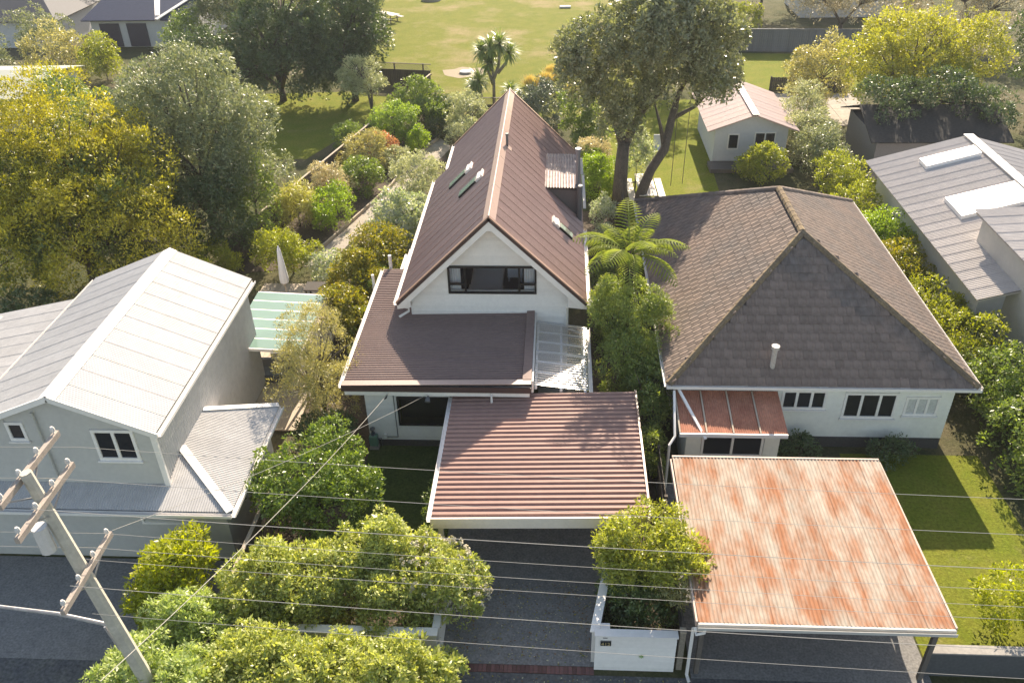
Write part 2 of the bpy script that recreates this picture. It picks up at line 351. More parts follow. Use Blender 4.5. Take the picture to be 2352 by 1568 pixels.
pw = sheet('garden_path', [(-12.85, 37.3), (-11.5, 37.9), (-10.6, 41.5), (-9.35, 45.0), (-8.2, 49.6), (-7.1, 54.1), (-8.05, 55.9), (-9.45, 51.3), (-9.95, 47.5), (-11.3, 42.6)], 0.022, PATHC)
ed = [(-12.9, 37.3), (-11.38, 42.6), (-10.03, 47.5), (-9.53, 51.3), (-8.1, 55.9)]
for i in range(4):
    a, b = ed[i], ed[i + 1]
    for k in range(3):
        p = [a[j] + (b[j] - a[j]) * (k / 3 + 0.01) for j in (0, 1)]; q = [a[j] + (b[j] - a[j]) * ((k + 1) / 3 - 0.01) for j in (0, 1)]
        B().bar((p[0], p[1], 0.11), (q[0], q[1], 0.11), 0.09, 0.2).build('edging_sleeper', PALET, pw)
# soldier-course of bricks at the mouth of the drive
bm_ = unit_mesh('brick', B().box(-0.054, 0.054, -0.115, 0.115, -0.05, 0.012), BRICK)
x = -3.05; i = 0
while x < 1.1:
    inst('brick', bm_, drive, (x, 14.425 + random.uniform(-0.006, 0.006), 0.018 + random.uniform(-0.003, 0.004)), (0, 0, random.uniform(-0.02, 0.02)))
    x += 0.117; i += 1

# ------------------------------------------------------------------ main house
H = thing('gabled_house', 'white weatherboard house with steep brown corrugated roof, low brown flat roof in front', 'house', (-2.45, 28, 0))
RXr, RZ, SL = -2.45, 7.34, 0.977      # ridge x, ridge z, slope
YF, YB = 27.5, 42.5
nR = Vector((SL, 0, 1)).normalized(); nL = Vector((-SL, 0, 1)).normalized()
zR = lambda x: RZ - SL * abs(x - RXr)
roof = B().box(RXr - 0.03, RXr + 0.03, YF + 0.2, YB - 0.2, RZ - 0.22, RZ - 0.08).build('roof', DKBROWN, H)
def slope_sheets(side, y0, y1, xe, x_in=RXr, w=0.762):
    n = int(math.ceil((y1 - y0) / w)); ww = (y1 - y0) / n
    for i in range(n):
        ya = y0 + i * ww
        b = B(); nn = nR if side > 0 else nL
        o = Vector((xe, ya, zR(xe))) + nn * (0.003 * (i % 2))
        v = Vector((x_in, ya, zR(x_in))) - Vector((xe, ya, zR(xe)))
        b.corr(o, (0, 1, 0), v, wave(ww + 0.02, 0.0762, 0.013, 4), nn)
        # raised lap seam
        b.bar(o + nn * 0.021, o + v + nn * 0.021, 0.02, 0.006, nn)
        b.build('roof_sheet', BROWN, roof)
slope_sheets(1, YF, 34.6, 1.13); slope_sheets(1, 34.6, 38.5, 1.13); slope_sheets(1, 38.5, YB, 1.13)
slope_sheets(-1, YF, 39.3, -6.06); slope_sheets(-1, 39.3, YB, -5.38)
# underlay so that no daylight enters between the sheets
B().slab([(RXr, YF + 0.1, RZ - 0.05), (1.1, YF + 0.1, zR(1.1) - 0.05), (1.1, YB - 0.05, zR(1.1) - 0.05), (RXr, YB - 0.05, RZ - 0.05)][::-1], 0.06).build('roof_deck', WHITE, roof)
B().slab([(RXr, YF + 0.1, RZ - 0.05), (RXr, YB - 0.05, RZ - 0.05), (-5.35, YB - 0.05, zR(-5.35) - 0.05), (-5.35, 39.3, zR(-5.35) - 0.05), (-6.03, 39.3, zR(-6.03) - 0.05), (-6.03, YF + 0.1, zR(-6.03) - 0.05)][::-1], 0.06).build('roof_deck', WHITE, roof)
# ridge flashing in lengths
for k in range(5):
    a = YF - 0.02 + k * 3.02; b_ = a + 3.0
    cap = B()
    for s_ in (-1, 1):
        x1 = RXr + s_ * 0.235
        pts = [(RXr, a, RZ + 0.055), (x1, a, zR(x1) + 0.04), (x1, b_, zR(x1) + 0.04), (RXr, b_, RZ + 0.055)]
        cap.slab(pts if s_ < 0 else pts[::-1], 0.012)
    cap.tube([(RXr, a, RZ + 0.06), (RXr, b_, RZ + 0.06)], 0.035, 8)
    cap.build('ridge_cap', RIDGEC, roof)
# verge flashings and white barge boards at both gable ends
for (yy, s0) in ((YF, -1), (YB, 1)):
    for s_ in (-1, 1):
        xe = (1.16 if s_ > 0 else (-6.1 if yy < 30 else -5.42))
        A = Vector((RXr, yy, RZ + 0.03)); E_ = Vector((xe, yy, zR(xe) + 0.03)); nn = nR if s_ > 0 else nL
        B().bar(A + nn * 0.02, E_ + nn * 0.02, 0.17, 0.03, nn).build('verge_flashing', FLASH, roof)
        B().bar(A - nn * 0.06 + Vector((0, s0 * 0.075, 0)), E_ - nn * 0.06 + Vector((0, s0 * 0.075, 0)), 0.02, 0.10, nn).build('verge_drip', DKBROWN, roof)
        B().bar(A - nn * 0.21 + Vector((0, s0 * 0.04, 0)), E_ - nn * 0.21 + Vector((0, s0 * 0.04, 0)), 0.05, 0.22, nn).build('barge_board', WHITE, H)
B().poly([(RXr - 0.40, YF - 0.068, RZ - 0.50), (RXr + 0.40, YF - 0.068, RZ - 0.50), (RXr, YF - 0.068, RZ - 0.11)]).poly([(RXr - 0.30, YF - 0.02, RZ - 0.32), (RXr, YF - 0.02, RZ - 0.02), (RXr + 0.30, YF - 0.02, RZ - 0.32)]).build('apex_plate', WHITE, H)
# soffit return and boxed eave ends at the front
for s_, xe, xi in ((-1, -6.08, -5.55), (1, 1.14, 0.42)):
    z = zR(xe)
    B().poly([(xe, YF + 0.02, z - 0.28), (xe, YF + 0.02, z - 0.02), (xi, YF + 0.02, zR(xi) - 0.15), (xi, YF + 0.02, z - 0.2)][::s_]).poly([(xe, YF + 0.05, z - 0.28), (xi, YF + 0.05, z - 0.2), (xi, 28.0, z - 0.2), (xe, 28.0, z - 0.28)]).build('eave_return', WHITE, H)
    B().poly([(xe, 28, z - 0.29), (xi, 28, z - 0.21), (xi, 39.3, z - 0.21), (xe, 39.3, z - 0.29)]).build('soffit', WHITE, H)
# gutters
gutter(H, (-6.14, YF - 0.02, zR(-6.06) - 0.10), (-6.14, 39.3, zR(-6.06) - 0.10), WHITE)
gutter(H, (-5.46, 39.35, zR(-5.38) - 0.10), (-5.46, YB, zR(-5.38) - 0.10), WHITE)
gutter(H, (1.21, YF - 0.02, zR(1.13) - 0.10), (1.21, 33.8, zR(1.13) - 0.10), WHITE)
gutter(H, (1.24, 36.2, zR(1.13) - 0.10), (1.24, 40.2, zR(1.13) - 0.10), WHITE)
gutter(H, (1.20, 40.3, zR(1.13) - 0.10), (1.20, YB, zR(1.13) - 0.10), WHITE)
# walls: carcass with an opening for the bedroom window
WX0, WX1, WZ0, WZ1 = -4.13, -0.77, 3.95, 5.13
b = B(); b.box(-5.58, WX0, 28.0, 28.12, 2.5, 3.1).box(WX1, 0.43, 28.0, 28.12, 0.0, zR(0.43) - 0.15)
b.box(WX0, WX1, 28.0, 28.12, 2.5, WZ0).poly([(WX0, 28.03, WZ1), (WX1, 28.03, WZ1), (WX1, 28.03, zR(WX1) - 0.12), (RXr, 28.03, RZ - 0.12), (WX0, 28.03, zR(WX0) - 0.12)])
b.poly([(-5.58, 28.03, 3.0), (WX0, 28.03, 3.0), (WX0, 28.03, zR(WX0) - 0.12), (-5.58, 28.03, zR(-5.58) - 0.12)]).poly([(WX1, 28.03, 3.0), (0.43, 28.03, 3.0), (0.43, 28.03, zR(0.43) - 0.12), (WX1, 28.03, zR(WX1) - 0.12)])
b.build('gable_wall', WHITE, H)
B().box(-5.58, -5.48, 28.13, 42.1, 0, zR(-5.58) - 0.15).build('side_wall', WHITE, H)
B().box(0.33, 0.43, 28.13, 42.1, 0, zR(0.43) - 0.15).build('side_wall', WHITE, H)
B().box(-5.47, 0.32, 42.0, 42.1, 0, 3.4).poly([(-5.47, 42.05, 3.4), (-4.3, 42.05, 3.4), (-4.3, 42.05, zR(-4.3) - .1), (-5.47, 42.05, zR(-5.47) - 0.1)]).poly([(-0.6, 42.05, 3.4), (0.32, 42.05, 3.4), (0.32, 42.05, zR(.32) - .1), (-0.6, 42.05, zR(-.6) - .1)]).poly([(-4.3, 42.05, 5.42), (-0.6, 42.05, 5.42), (-0.6, 42.05, zR(-.6) - .1), (RXr, 42.05, RZ - .1), (-4.3, 42.05, zR(-4.3) - .1)]).build('rear_wall', WHITE, H)  # unseen gable, opening shaped to let sun into the bedroom
B().box(-4.3, -0.6, 42.03, 42.04, 3.4, 5.42).build('added_rear_glazing', GLASSW, H)  # unseen glazing added so the bedroom is lit from behind
xl = lambda z: max(-5.6, RXr - (RZ - 0.14 - z) / SL); xr = lambda z: min(0.45, RXr + (RZ - 0.14 - z) / SL)
boards(H, 28.0, 3.10, 7.12, 0.155, xl, xr, WHITE, holes=[(WX0 - 0.0, WX1 + 0.0, WZ0, WZ1)])
boards(H, 28.0, 1.6, 3.10, 0.155, lambda z: -0.76, lambda z: 0.45, WHITE)
B().box(-5.63, -5.56, 27.955, 28.0, 3.05, 3.75).build('corner_trim', WHITE, H)
B().box(-5.62, -1.12, 27.93, 27.985, 3.02, 3.16).build('wall_flashing', WHITE, H)
uw = window(H, WX0, WX1, WZ0, WZ1, 28.0, BLACKF, 0.075, mull=(-3.47, -1.42), trans=((WX0 + .07, -3.5, 4.36), (-1.39, WX1 - .07, 4.36)))
B().box(WX0 + 0.06, WX1 - 0.06, 28.05, 28.15, WZ0 + 0.07, WZ0 + 0.10).build('window_board', WHITE, uw)
# bedroom floor, and an added pale floor behind it to bounce sun forward
B().box(-5.3, 0.3, 28.13, 31.6, 3.12, 3.22).build('bedroom_floor', CARPET, H); B().box(-5.3, 0.3, 31.62, 42.0, 3.12, 3.22).build('bounce_floor', mat('pale_bounce_floor', (0.72, 0.66, 0.58), 0.6), H)
# vent pipe near ridge
B().tube([(-2.2, 35.2, 7.0), (-2.2, 35.2, 7.62)], 0.055, 10).tube([(-2.2, 35.2, 7.62), (-2.2, 35.2, 7.68)], 0.075, 10).build('vent_pipe', GREYMET, H)
B().bar((-2.3, 35.2, 7.22), (-2.02, 35.2, 6.95), 0.4, 0.02, nR).build('pipe_flashing', RIDGEC, H)
# skylights
def skylight(xa, xb, ya, yb, side):
    nn = nR if side > 0 else nL
    up = (Vector((RXr, 0, RZ)) - Vector((xa, 0, zR(xa)))).normalized()
    if abs(xa - RXr) < abs(xb - RXr): xa, xb = xb, xa
    a = Vector((xa, 0, zR(xa))); c = Vector((xb, 0, zR(xb))); h = 0.09
    def P_(p, y, k): return p + Vector((0, y, 0)) + nn * k
    fr = B(); t = 0.06
    for (y0, y1) in ((ya, ya + t), (yb - t, yb)):
        fr.hexa([P_(a, y0, 0), P_(a, y1, 0), P_(c, y1, 0), P_(c, y0, 0), P_(a, y0, h), P_(a, y1, h), P_(c, y1, h), P_(c, y0, h)])
    for p in (a, c - up * t):
        q = p + up * t
        fr.hexa([P_(p, ya + t, 0), P_(p, yb - t, 0), P_(q, yb - t, 0), P_(q, ya + t, 0), P_(p, ya + t, h), P_(p, yb - t, h), P_(q, yb - t, h), P_(q, ya + t, h)])
    sk = fr.build('skylight', BLACKF, roof)
    B().slab([P_(a + up * 0.02, ya + 0.02, h + 0.015), P_(c - up * 0.02, ya + 0.02, h + 0.015), P_(c - up * 0.02, yb - 0.02, h + 0.015), P_(a + up * 0.02, yb - 0.02, h + 0.015)][::(1 if side < 0 else 1)], 0.012).build('pane', SKYL, sk)
    hd = B()
    for k in range(3):
        p = c + up * (0.02 + k * 0.13); q = p + up * 0.125; e0, e1 = (0.09, 0.13) if k % 2 == 0 else (0.13, 0.09)
        hd.hexa([P_(p, ya - .06, 0.01), P_(p, yb + .06, 0.01), P_(q, yb + .06, 0.01), P_(q, ya - .06, 0.01), P_(p, ya - .06, e0), P_(p, yb + .06, e0), P_(q, yb + .06, e1), P_(q, ya - .06, e1)])
    hd.build('head_flashing', WHITE, sk)
skylight(-4.84, -4.08, 35.4, 35.95, -1); skylight(-4.10, -3.36, 32.8, 33.35, -1); skylight(0.05, 0.58, 31.7, 32.15, 1)
# dormer with galvanised roof, dark cheek wall and steel flue
B().hexa([(-0.5, 34.66, 3.6), (0.84, 34.66, 3.6), (0.84, 38.4, 3.6), (-0.5, 38.4, 3.6), (-0.5, 34.66, 5.38), (0.84, 34.66, 5.30), (0.84, 38.4, 5.30), (-0.5, 38.4, 5.38)]).build('dormer_wall', mat('dark_cladding', (0.13, 0.115, 0.115), 0.6, 0.1, 3), H)
dr = B().box(-0.5, 0.86, 34.62, 38.45, 5.38, 5.40).build('dormer_roof', DKBROWN, H)
for k in range(2):
    b = B(); b.corr((-0.62 + k * 0.74, 34.5, 5.50 - k * 0.02), (1, 0, -0.03), (0, 4.0, 0.0), wave(0.76, 0.127, 0.045, 5), (0, 0, 1)); b.build('dormer_sheet', mat('shade_dappled_sheet', (0.40, 0.33, 0.31), 0.5, 0.3, 2.5, col2=(0.22, 0.17, 0.165), amount=0.5), dr)  # rusty brown mottle with dappled tree shade painted into its dark tone
B().tube([(0.95, 34.5, 2.8), (0.95, 34.5, 5.6)], 0.12, 14).build('flue_casing', GREYMET, H)
B().tube([(0.86, 34.9, 4.0), (0.86, 34.9, 6.95)], 0.095, 14).tube([(0.86, 34.9, 6.96), (0.86, 34.9, 7.12)], 0.13, 14).build('flue', FLUE, H)
# low flat roof (ribs run left-right, falls to the left)
zl = lambda x: 2.97 + 0.022 * (x + 7.4)
lr = B().slab([(-7.35, 23.35, zl(-7.35) - 0.02), (-1.0, 23.35, zl(-1.0) - 0.02), (-1.0, 28.0, zl(-1) - 0.02), (-5.55, 28.0, zl(-5.5) - 0.02), (-5.55, 31.7, zl(-5.5) - 0.02), (-7.35, 31.7, zl(-7.35) - 0.02)], 0.05).build('low_roof', DKBROWN, H)
def low_sheet(ya, yb, xa, xb):
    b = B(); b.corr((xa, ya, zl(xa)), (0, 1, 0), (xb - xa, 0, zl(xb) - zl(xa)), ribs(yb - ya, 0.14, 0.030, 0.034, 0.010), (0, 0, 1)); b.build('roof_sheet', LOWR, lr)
y = 23.48
while y < 27.9:
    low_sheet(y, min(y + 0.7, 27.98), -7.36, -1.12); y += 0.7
y = 27.98
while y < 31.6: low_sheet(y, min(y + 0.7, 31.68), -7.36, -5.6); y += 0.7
y = 31.70
while y < 33.4: low_sheet(y, min(y + 0.7, 33.5), -6.42, -5.6); y += 0.7
B().box(-6.4, -5.6, 31.72, 33.4, 2.80, 2.93).build('low_roof_return', DKBROWN, lr)
B().box(-6.42, -5.58, 33.5, 33.66, 2.96, 3.05).build('roof_flashing', RIDGEC, lr)
B().hexa([(-7.40, 23.22, zl(-7.4) + .055), (-0.84, 23.22, zl(-.84) + .055), (-0.84, 23.49, zl(-.84) + .055), (-7.40, 23.49, zl(-7.4) + .055), (-7.40, 23.22, zl(-7.4) + .075), (-0.84, 23.22, zl(-.84) + .075), (-0.84, 23.49, zl(-.84) + .075), (-7.40, 23.49, zl(-7.4) + .075)]).build('front_flashing', RIDGEC, lr)
B().box(-7.40, -0.84, 23.20, 23.24, 2.80, zl(-7.4) + .05).build('brown_fascia', DKBROWN, lr)
B().box(-7.32, -0.90, 23.27, 23.32, 2.60, 2.82).build('white_fascia', WHITE, lr)
B().poly([(-7.3, 23.3, 2.62), (-0.9, 23.3, 2.62), (-0.9, 23.72, 2.62), (-7.3, 23.72, 2.62)]).build('soffit', WHITE, lr)
B().hexa([(-1.14, 23.48, 3.16), (-0.84, 23.48, 3.17), (-0.84, 28.02, 3.17), (-1.14, 28.02, 3.16), (-1.14, 23.48, 3.20), (-0.84, 23.48, 3.21), (-0.84, 28.02, 3.21), (-1.14, 28.02, 3.20)]).build('side_flashing', LOWR, lr)
B().box(-0.83, -0.77, 23.5, 27.97, 2.62, 3.12).build('side_fascia', WHITE, lr)
gutter(lr, (-7.45, 23.3, 2.87), (-7.45, 31.7, 2.87), WHITE); gutter(lr, (-6.5, 31.75, 2.87), (-6.5, 33.6, 2.87), WHITE)
B().tube([(-7.12, 31.85, 2.0), (-7.12, 31.85, 3.55)], 0.075, 10).build('vent_pipe', WHITE, H)
B().tube([(-7.62, 30.5, 1.5), (-7.62, 30.5, 3.35)], 0.06, 10).build('vent_pipe', WHITE, H)
# downpipes
B().tube([(-6.0, 27.75, 3.5), (-5.72, 27.9, 3.35), (-5.72, 27.9, 3.2), (-6.05, 27.6, 3.12)], 0.05, 8).build('downpipe', WHITE, H)
B().tube([(1.1, 27.7, 3.62), (0.6, 27.9, 3.5), (0.36, 27.93, 3.4), (0.36, 27.93, 2.45), (1.05, 27.7, 2.35)], 0.05, 8).build('downpipe', WHITE, H)
# lower front wall
B().box(-6.72, -0.8, 23.72, 23.8, 0.0, 0.92).box(-6.72, -5.63, 23.72, 23.8, 0.92, 2.7).box(-3.3, -0.8, 23.72, 23.8, 0.92, 2.7).box(-5.63, -3.3, 23.72, 23.8, 2.22, 2.7).build('front_wall', WHITE, H)
B().box(-6.74, -6.64, 23.82, 33.3, 0, 2.85).build('side_wall', WHITE, H)
boards(H, 23.72, 0.28, 2.62, 0.155, lambda z: -6.76, lambda z: -2.9, WHITE, holes=[(-5.63, -3.3, 0.94, 2.2)])
B().box(-6.74, -2.9, 23.66, 23.715, 0.0, 0.27).build('foundation', mat('dark_base', (0.07, 0.066, 0.066), 0.9), H)
window(H, -5.63, -3.3, 0.94, 2.2, 23.72, BLACKF, 0.07)
B().box(-5.7, -3.2, 24.6, 24.65, 0.6, 2.4).build('dark_room_panel', DARKIN, H)  # dark panel standing for the unlit room behind the glass
B().poly([(-5.7, 23.82, 0.6), (-3.2, 23.82, 0.6), (-3.2, 24.6, 0.6), (-5.7, 24.6, 0.6)]).build('room_floor', DARKIN, H)
B().tube([(-5.72, 23.66, 2.6), (-5.72, 23.66, 0.42), (-6.15, 23.66, 0.42)], 0.016, 6).build('conduit', GREYMET, H)
B().box(-6.22, -6.12, 23.6, 23.68, 0.36, 0.56).build('switch_box', WHITE, H)
# floodlight under the fascia and the overflow pipe
B().bar((-4.4, 23.24, 2.62), (-4.4, 23.1, 2.58), 0.05, 0.05).tube([(-4.4, 23.15, 2.62), (-4.4, 23.02, 2.52)], [0.07, 0.10], 10).build('floodlight', GREYMET, H)
B().tube([(-2.2, 23.24, 2.72), (-2.2, 23.16, 2.70), (-2.2, 23.14, 2.45)], [0.03, 0.03, 0.045], 8).build('overflow_pipe', WHITE, H)
# clear lean-to roof between house and boundary
lt = B()
zc_ = lambda x: 2.78 - 0.13 * (x + 0.74)
for x_ in (-0.70, 0.18, 1.02): lt.box(x_ - 0.045, x_ + 0.045, 23.75, 27.9, zc_(x_) - 0.19, zc_(x_) - 0.07)
for k in range(7):
    y_ = 23.85 + k * 0.66
    lt.hexa([(-0.74, y_, zc_(-0.74) - 0.06), (1.1, y_, zc_(1.1) - 0.06), (1.1, y_ + 0.09, zc_(1.1) - 0.06), (-0.74, y_ + 0.09, zc_(-0.74) - 0.06), (-0.74, y_, zc_(-0.74) - 0.005), (1.1, y_, zc_(1.1) - 0.005), (1.1, y_ + 0.09, zc_(1.1) - 0.005), (-0.74, y_ + 0.09, zc_(-0.74) - 0.005)])
lt = lt.build('lean_to_frame', WHITE, H)
for k in range(6):
    ya = 23.72 + k * 0.69
    B().corr((-0.75, ya, zc_(-0.75) + 0.004 + 0.003 * (k % 2)), (0, 1, 0), (1.92, 0, -0.13 * 1.92), wave(0.70, 0.14, 0.022, 4), (0, 0, 1)).build('clear_sheet', CLEARP, lt)
gutter(lt, (1.22, 23.72, 2.40), (1.22, 27.9, 2.40), WHITE)
for y_ in (23.9, 27.6): B().box(0.98, 1.07, y_, y_ + 0.09, 0, zc_(1.02) - 0.2).build('post', WHITE, lt)
B().poly([(-0.7, 23.9, 0.05), (1.05, 23.9, 0.05), (1.05, 27.9, 0.05), (-0.7, 27.9, 0.05)]).build('paving', CONC, H)

# things in the bedroom
bed = thing('bed', 'double bed with white cover behind the upstairs gable window', 'bed', (-2.8, 29.6, 3.22))
def pillow_box(x0, x1, y0, y1, z0, z1, r=0.07):
    b = B(); n = 6
    prof = [(0, r), (r * 0.3, r * 0.3), (r, 0)]
    b.v = []
    lay = [(r, z0), (0, z0 + r), (0, z1 - r), (r * 0.35, z1 - r * 0.3), (r, z1)]
    for ins, z in lay:
        for (sx, sy) in ((x0 + ins, y0 + ins), (x1 - ins, y0 + ins), (x1 - ins, y1 - ins), (x0 + ins, y1 - ins)): b.v.append((sx, sy, z))
    for l in range(len(lay) - 1):
        for k in range(4): b.f.append((l * 4 + k, l * 4 + (k + 1) % 4, l * 4 + 4 + (k + 1) % 4, l * 4 + 4 + k))
    b.f.append((0, 3, 2, 1)); t = (len(lay) - 1) * 4; b.f.append((t, t + 1, t + 2, t + 3)); return b
B().box(-3.35, -2.2, 28.42, 30.9, 3.22, 3.42).build('bed_base', DARKIN, bed)
pillow_box(-3.42, -2.15, 28.4, 30.95, 3.42, 3.72, 0.09).build('mattress', LINEN, bed)
pillow_box(-3.46, -2.11, 28.36, 29.05, 3.55, 3.80, 0.1).build('folded_quilt', LINEN, bed)
for xx in (-3.3, -2.75): pillow_box(xx, xx + 0.5, 30.4, 30.85, 3.72, 3.88, 0.06).build('pillow', LINEN, bed)
def curtain(x0, x1, label):
    b = B(); n = 24
    for k in range(n + 1):
        xx = x0 + (x1 - x0) * k / n; yy = 28.19 + 0.03 * math.sin(k * 1.9) + 0.012 * math.sin(k * 0.7)
        b.v += [(xx, yy, 3.9), (xx, yy, 5.15)]
    for k in range(n): b.f.append((2 * k, 2 * k + 2, 2 * k + 3, 2 * k + 1))
    tag(b.build('curtain', LINEN), label, 'curtain', 'curtains of the upstairs window')
curtain(-4.08, -3.66, 'gathered white curtain at left end of upstairs gable window')
curtain(-1.25, -0.82, 'gathered white curtain at right end of upstairs gable window')
ds = thing('dresser', 'white dresser on short legs beside the bed upstairs', 'dresser', (-1.75, 30.9, 3.22))
B().box(-2.0, -1.4, 30.2, 30.6, 3.42, 3.98).build('carcass', LINEN, ds)
for xx in (-1.95, -1.45):
    for yy in (30.25, 30.55): B().box(xx - .025, xx + .025, yy - .025, yy + .025, 3.22, 3.42).build('leg', LINEN, ds)
# gas meter at the wall corner
gm = thing('gas_meter', 'green gas meter with grey regulator at corner of white front wall', 'meter', (-6.6, 23.5, 0))
pillow_box(-6.74, -6.44, 23.42, 23.64, 0.12, 0.62, 0.05).build('meter_case', GREENBOX, gm)
B().tube([(-6.59, 23.53, 0.6), (-6.59, 23.53, 0.72)], [0.09, 0.07], 10).tube([(-6.59, 23.53, 0.74), (-6.59, 23.53, 0.86)], [0.05, 0.05], 10).tube([(-6.59, 23.53, 0.87), (-6.59, 23.53, 0.90)], [0.1, 0.1], 12).build('regulator', GREYMET, gm)
B().tube([(-6.44, 23.56, 0.40), (-6.33, 23.6, 0.40), (-6.33, 23.6, 0.05)], 0.02, 6).build('pipe', GREYMET, gm)
B().box(-6.76, -6.42, 23.4, 23.65, 0.0, 0.12).build('plinth', CONC, gm)

# ------------------------------------------------------------------ carport
C_ = thing('carport', 'flat carport with brown ribbed roof and cream fascia over the driveway', 'carport', (-0.5, 20.7, 0))
zc = lambda x: 2.36 + 0.036 * (x + 3.65)
y = 17.72
while y < 23.6:
    e = min(y + 0.884, 23.68)
    B().corr((-3.6, y, zc(-3.6)), (0, 1, 0), (6.3, 0, zc(2.7) - zc(-3.6)), ribs(e - y, 0.221, 0.048, 0.06, 0.018), (0, 0, 1)).build('roof_sheet', BROWNC, C_); y = e
B().hexa([(-3.62, 17.60, 2.03), (2.72, 17.60, 2.24), (2.72, 17.66, 2.24), (-3.62, 17.66, 2.03), (-3.62, 17.60, 2.42), (2.72, 17.60, 2.645), (2.72, 17.66, 2.645), (-3.62, 17.66, 2.42)]).build('front_fascia', CREAM, C_)
B().box(2.70, 2.76, 17.67, 23.66, 2.30, 2.68).build('side_fascia', FLASH, C_)
gutter(C_, (-3.67, 17.62, 2.27), (-3.67, 23.62, 2.27), WHITE)
B().box(-3.58, 2.66, 23.60, 23.66, 2.1, 2.33).build('rear_beam', WHITE, C_)
for k in range(5): B().hexa([(-3.55, 18.3 + k * 1.2, 2.2), (2.66, 18.3 + k * 1.2, 2.42), (2.66, 18.36 + k * 1.2, 2.42), (-3.55, 18.36 + k * 1.2, 2.2), (-3.55, 18.3 + k * 1.2, 2.34), (2.66, 18.3 + k * 1.2, 2.57), (2.66, 18.36 + k * 1.2, 2.57), (-3.55, 18.36 + k * 1.2, 2.34)]).build('rafter', TIMBER, C_)
for (xx, yy) in ((-3.35, 17.75), (2.45, 17.75), (-3.35, 20.6), (2.5, 20.6), (2.5, 23.3)):
    B().box(xx - .07, xx + .07, yy - .07, yy + .07, 0, zc(xx) - 0.16).build('post', CREAM, C_)

# ------------------------------------------------------------------ garden walls at the street
wl = thing('boundary_wall', 'short white weatherboard boundary wall with house number 412 beside driveway', 'wall', (2.2, 14.5, 0))
B().box(1.12, 3.22, 14.50, 14.58, 0.0, 1.42).build('wall_core', WHITE, wl)
boards(wl, 14.50, 0.02, 1.40, 0.138, lambda z: 1.10, lambda z: 3.24, WHITE)
B().box(1.08, 3.27, 14.44, 14.68, 1.43, 1.475).build('cap', WHITE, wl)
B().hexa([(1.02, 14.72, 0.0), (1.14, 14.70, 0.0), (1.90, 18.4, 0.0), (1.78, 18.42, 0.0), (1.02, 14.72, 1.38), (1.14, 14.70, 1.38), (1.90, 18.4, 1.38), (1.78, 18.42, 1.38)]).build('return_wall', WHITE, wl)
B().hexa([(0.96, 14.62, 1.39), (1.20, 14.60, 1.39), (1.96, 18.45, 1.39), (1.72, 18.47, 1.39), (0.96, 14.62, 1.43), (1.20, 14.60, 1.428), (1.96, 18.45, 1.428), (1.72, 18.47, 1.43)]).build('return_cap', WHITE, wl)
B().box(1.215, 1.50, 14.69, 14.92, 1.0, 1.40).build('letterbox', WHITE, wl)
B().box(1.30, 1.42, 14.472, 14.477, 1.345, 1.365).build('letter_slot', DARKIN, wl)
npl = B().box(1.24, 1.52, 14.455, 14.475, 1.06, 1.22).build('number_plate', BLACKP, wl)
B().box(1.24, 1.52, 14.452, 14.477, 1.225, 1.265).build('plate_top', GREYMET, npl)
cu = bpy.data.curves.new('number', 'FONT'); cu.body = '412'; cu.size = 0.155; cu.extrude = 0.004; cu.align_x = 'CENTER'; cu.space_character = 1.05
to = bpy.data.objects.new('tmp', cu); COL.objects.link(to); bpy.context.view_layer.update()
me = bpy.data.meshes.new_from_object(to.evaluated_get(bpy.context.evaluated_depsgraph_get())); bpy.data.objects.remove(to)
me.name = 'house_number'; me.materials.clear(); me.materials.append(GOLDN)
ho = inst('house_number', me, npl, (1.38, 14.45, 1.085), (math.radians(90), 0, 0))
sp = B()
for k in range(9):
    a = k * 2 * math.pi / 9
    sp.poly([(2.34, 14.47, 0.68), (2.34 + 0.05 * math.cos(a - .3), 14.44, 0.68 + 0.05 * math.sin(a - .3)), (2.34 + 0.075 * math.cos(a), 14.42, 0.68 + 0.075 * math.sin(a)), (2.34 + 0.05 * math.cos(a + .3), 14.44, 0.68 + 0.05 * math.sin(a + .3))])
LSPR = leaf('sprout_leaf', (0.06, 0.12, 0.05), (0.09, 0.16, 0.06))
tag(sp.build('wall_sprout', LSPR), 'tiny green weed sprouting from the face of the white 412 wall', 'weed')
lw = thing('front_fence', 'long white capped front fence half hidden under the street hedge', 'fence', (-6.1, 14.5, 0))
B().box(-9.0, -3.15, 14.52, 14.58, 0.0, 1.28).build('fence_core', WHITE, lw)
boards(lw, 14.52, 0.02, 1.28, 0.14, lambda z: -9.0, lambda z: -3.15, WHITE)
B().box(-9.05, -3.1, 14.42, 14.68, 1.285, 1.33).build('cap', WHITE, lw)
B().box(-3.22, -3.10, 14.70, 17.0, 0.0, 1.28).build('return_wall', WHITE, lw)
B().box(-3.26, -3.06, 14.69, 17.05, 1.285, 1.33).build('return_cap', WHITE, lw)

